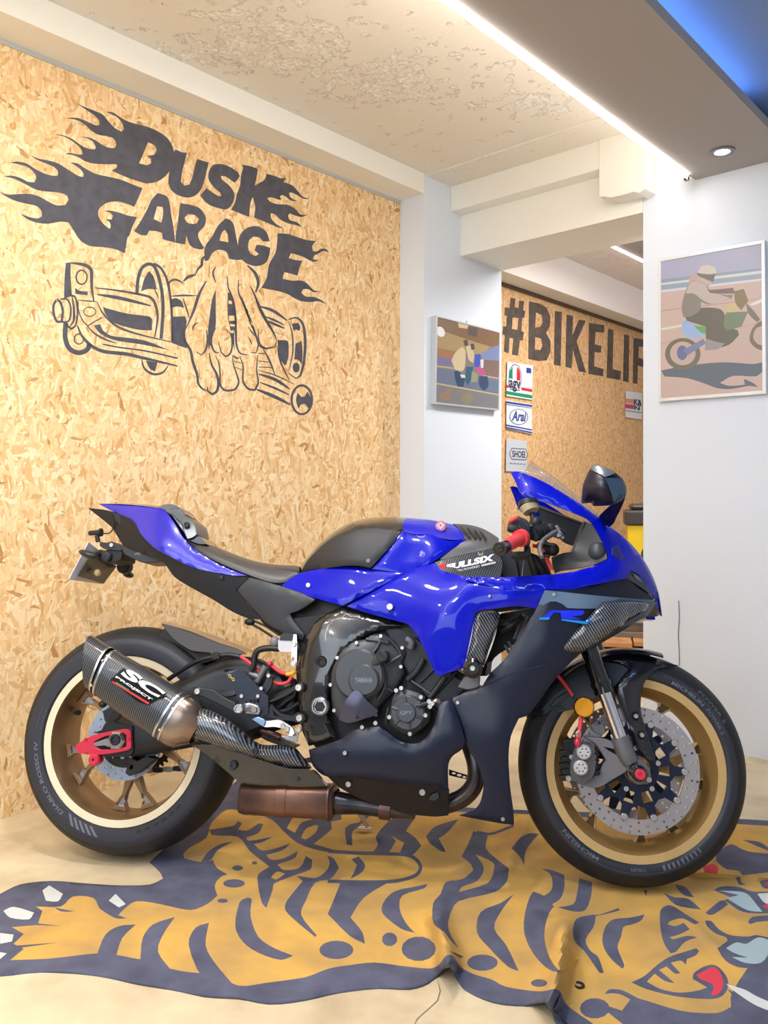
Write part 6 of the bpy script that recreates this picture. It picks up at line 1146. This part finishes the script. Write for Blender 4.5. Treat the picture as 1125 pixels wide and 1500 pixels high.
for i,(x0,y0) in enumerate(((440,508),(462,530))):
    P_=F('E7',[(x0,y0),(x0+18,y0-2),(x0+26,y0+20),(x0+8,y0+22)]); Pi=F('E7',[(x0+5,y0+5),(x0+15,y0+3),(x0+20,y0+16),(x0+10,y0+17)]); panel('guard_logo',P_,.1865,M('logo_yellow',(215,190,60),rough=.4),.001,hgd,[Pi],curve=False)
for p_ in [(533,655),(645,655),(718,515),(668,602)]: bolt('E7',p_,.19,14,hgd)
panel('rearset_rail',F('E7',[(670,600),(720,500),(750,520),(740,580),(700,640)]),.175,DARK,.01,None,bevel=.001)
rr=panel('rearset_arm',F('E7',[(715,690),(800,640),(900,580),(930,560),(960,575),(965,610),(940,632),(900,620),(820,665),(735,700)]),.18,BLACKM,.012,None,bevel=.002); bolt('E7',(925,597),.184,25,rr)
rr=panel('rearset_arm',F('E7',[(700,780),(740,710),(800,770),(880,790),(920,765),(960,780),(970,815),(945,845),(900,830),(800,815),(720,800)]),.18,BLACKM,.012,None,[F('E7',[(745,745),(790,790),(870,805),(760,790)])],bevel=.002); bolt('E7',(930,806),.184,25,rr)
panel('shift_arm',F('E7',[(208,622),(235,588),(270,600),(340,612),(400,655),(492,702),(500,745),(470,760),(380,715),(260,660),(215,650)]),.19,DARK,.012,None,bevel=.003); bolt('E7',(230,622),.193,22)
fp=ptube('foot_peg','E7',(510,742,.27),(560,738,.20),[.011,.010],STEEL,None,20); knob('peg_end','E7',(512,742),30,.265,.285,STEEL,fp,.2,24,hole=.72); panel('peg_mount',F('E7',[(545,710),(580,700),(640,720),(662,745),(655,780),(620,782),(560,775)]),.20,STEEL,.02,fp,bevel=.004); bolt('E7',(618,748),.205,22,fp)
bl_=panel('brake_pedal',F('E7',[(600,812),(650,795),(700,822),(790,815),(840,840),(885,870),(900,910),(880,935),(850,925),(820,885),(760,868),(690,868)]),F('E7',[(600,812,.21),(700,830,.20),(880,900,.20),(760,850,.205)]),STEEL,.008,None,(),9,.002); panel('pedal_tip',F('E7',[(600,812),(648,796),(700,822),(685,868)]),.215,M('pedal_blue_sheen',(150,180,215),rough=.25,metal=.8),.01,bl_,bevel=.002)
for p_ in [(815,862),(845,880),(925,885)]: bolt('E7',p_,.21,20,bl_)
panel('pedal_bracket',F('E7',[(805,925),(870,935),(905,905),(925,915),(912,972),(840,955)]),.185,STEEL,.008,bl_,bevel=.001); ptube('shock_link','E7',(655,880,.10),(800,940,.10),.010,RUST,None,14)
panel('link_guard',F('E7',[(640,870),(700,900),(820,960),(920,1000),(880,1020),(700,960),(620,900)]),.10,DARK,.04,None,bevel=.003)
# ---------------------------------------------------------------- front fork, brake, mudguard
W=.118
fu=solid('fork_outer_tube',[U(*F('E3',[(372,62)])[0],W),U(*F('E3',[(418,190)])[0],W),U(*F('E3',[(442,258)])[0],W)],[.0245,.0245,.0265],BLACKG,BIKE,28)
solid('fork_collar',[U(*F('E3',[(424,205)])[0],W),U(*F('E3',[(432,228)])[0],W)],.0285,BLACKG,fu,28)
solid('fork_inner_tube',[U(*F('E3',[(442,258)])[0],W),U(*F('E3',[(520,480)])[0],W)],.0175,CHROME,BIKE,28)
fo=solid('fork_foot',[U(*F('E3',[(510,455)])[0],W),U(*F('E3',[(538,530)])[0],W),U(*F('E3',[(560,570)])[0],W)],[.0235,.0235,.021],CAST,BIKE,28)
panel('fork_axle_clamp',F('E3',[(535,560),(600,555),(640,590),(652,640),(635,665),(590,668),(552,640)]),.128,CAST,.035,fo,bevel=.005)
panel('caliper_mount',F('E3',[(345,452),(440,462),(480,480),(520,540),(545,600),(535,612),(470,650),(435,672),(400,682),(340,668),(290,645),(295,632),(390,636),(420,600),(450,560),(400,485)]),F('E3',[(345,452,.105),(520,540,.125),(400,680,.105),(450,560,.115)]),CAST,.02,fo,[F('E3',[(440,500),(490,510),(505,540),(470,520)])],10,.003)
panel('caliper_bridge',F('E3',[(380,400),(415,378),(435,395),(450,430),(430,450),(395,430)]),.10,CAST,.02,fo,[ell(*F('E3',[(420,392)])[0],1.3,1.5)],bevel=.002)
ax_=knob('axle_slider','E3',(600,620),37,.12,.185,BLACKG,None,.4,30,hole=.75); knob('slider_insert','E3',(603,622),26,.17,.187,PINK,ax_,.2,24,hole=.3); bolt('E3',(640,645),.14,14)
cl=panel('brake_caliper',F('E3',[(318,490),(350,478),(388,492),(405,530),(402,600),(385,640),(350,662),(300,650),(290,610),(300,540)]),.125,M('caliper_grey',(92,94,100),rough=.4,metal=.5),.06,None,bevel=.006)
for c_ in [(352,523),(338,593)]:
    k_=knob('piston_cap','E3',c_,33,.11,.140,M('piston_cap_silver',(205,205,205),rough=.35,metal=.4),cl,.2,28)
    for i in range(6):
        a=i*math.pi/3; x,y=c_[0]+17*math.cos(a),c_[1]+17*math.sin(a); knob('cap_hole','E3',(x,y),3.6,.139,.1405,DEEP,cl,.1,8)
for i in range(5): panel('caliper_fin',F('E3',[(240+i%2*10,520+i*28),(275,512+i*28),(300,525+i*28),(290,540+i*28),(250,538+i*28)]),.09,DEEP,.04,cl,bevel=.002)
panel('caliper_body_rear',F('E3',[(255,470),(310,460),(330,500),(300,560),(280,640),(250,620),(262,540)]),.085,DEEP,.03,cl,bevel=.003)
for i in range(4): tube('caliper_edge','E3',[(395+i*4,520+i*28,.12),(408,535+i*28,.115)],.008,DARK,cl,8)
bolt('E3',(296,545),.118,12,cl); bolt('E3',(283,640),.118,14,cl)
tube('front_brake_line','E3',[(235,183,.10),(270,225,.105),(302,272,.11)],.0045,RED,None,10); tube('front_brake_line','E3',[(338,370,.12),(335,400,.125),(328,440,.13),(322,475,.13)],.006,RED,None,10)
panel('hose_fitting',F('E3',[(310,435),(330,422),(340,430),(338,460),(320,465)]),.135,STEEL,.01,None,bevel=.002); ellipsoid('banjo_bolt',U(*F('E3',[(322,478)])[0],.14),(.009,.008,.011),PINK,BIKE)
rf=knob('side_reflector','E3',(352,323),47,.115,.135,BLACKG,None,.2,36); knob('reflector_lens','E3',(353,323),43,.13,.1375,YEL,rf,.12,36)
fd=panel('front_mudguard',F('E3',[(480,236),(520,190),(560,160),(548,145),(510,125),(440,118),(390,105),(430,88),(520,80),(590,88),(650,102),(720,122),(775,137),(745,143),(690,150),(650,172),(625,205),(610,245),(604,300),(606,345),(625,420),(650,490),(668,540),(668,570),(640,560),(600,520),(570,450),(545,380),(510,300)]),F('E3',[(480,236,.085),(560,160,.085),(430,90,.055),(590,90,.05),(775,137,.03),(650,172,.075),(610,245,.085),(625,420,.088),(668,565,.09),(555,400,.095),(600,200,.088)]),M('mudguard_black',(16,18,24),rough=.24,coat=.5),.005,None,(),8,.001,roll=(.005,4))
for c_ in [(583,362),(610,446)]: 
    knob('guard_washer','E3',c_,20,.085,.099,BLACKG,fd,.2,20,hole=.8); bolt('E3',c_,.10,11,fd)
pr_=[(.298,-.070),(.305,-.064),(.311,-.048),(.3145,-.024),(.315,0),(.3145,.024),(.311,.048),(.305,.064),(.298,.070)]
lathe_y('mudguard_crown',(FAx,0,FR_),pr_,M('mudguard_black',(16,18,24)),fd,24,a0=math.radians(75),a1=math.radians(150),rot=STEER)
panel('mudguard_rear',F('E3',[(92,368),(150,290),(200,225),(280,150),(340,115),(400,100),(440,118),(510,130),(550,150),(520,190),(480,236),(430,270),(380,290),(300,330),(240,345),(160,355)]),F('E3',[(92,368,.06),(200,225,.07),(400,100,.06),(550,150,.08),(480,236,.085),(300,330,.08),(160,355,.075)]),M('guard_navy_black',(14,20,32),rough=.35),.005,fd,(),9,.001)
panel('mudguard_vent',F('E3',[(225,285),(285,245),(290,230),(240,250),(180,310),(160,335),(270,330),(255,318),(200,322)]),.086,M('guard_slate',(34,48,60),rough=.4),.003,fd)
# other fork leg behind
solid('fork_outer_tube',[U(*F('E3',[(395,40)])[0],-W),U(*F('E3',[(450,200)])[0],-W)],.0245,BLACKG,BIKE,20); solid('fork_inner_tube',[U(*F('E3',[(450,200)])[0],-W),U(*F('E3',[(590,560)])[0],-W)],.0215,CHROME,BIKE,20)
panel('far_brake_caliper',F('E3',[(480,640),(560,630),(580,680),(520,700),(470,690)]),-.09,DEEP,.04,None,bevel=.004)
# far side shell: right-hand parts mirrored so the machine is whole from behind
def far(name,loop,wc,m,th=.006):
    P_=curve_pts(loop,True,3); c_=[U(p[0],p[1],0) for p in P_]; 
    return None
# side stand
sd_=solid('side_stand',[U(*F('E1',[(555,820)])[0],.02),U(*F('E1',[(600,895)])[0],-.03)],[.007,.006],STEEL,BIKE,12)
p=BI@on_floor(*F('E1',[(590,903)])[0],rug_h(534,1213)+.019); ellipsoid('stand_foot',p,(.022,.018,.005),M('stand_foot_white',(215,210,200),rough=.4),sd_)
# swing-arm side chain guard piece seen behind the belly
panel('far_bracket',F('E1',[(945,655),(975,665),(1025,680),(1022,698),(985,690),(945,680)]),-.05,DARK,.006,None,[ell(*F('E1',[(965,672)])[0],3,1.5,rot=.2),ell(*F('E1',[(988,680)])[0],3.6,1.8,rot=.2),ell(*F('E1',[(1010,688)])[0],2.6,1.6,rot=.2)],bevel=.001)
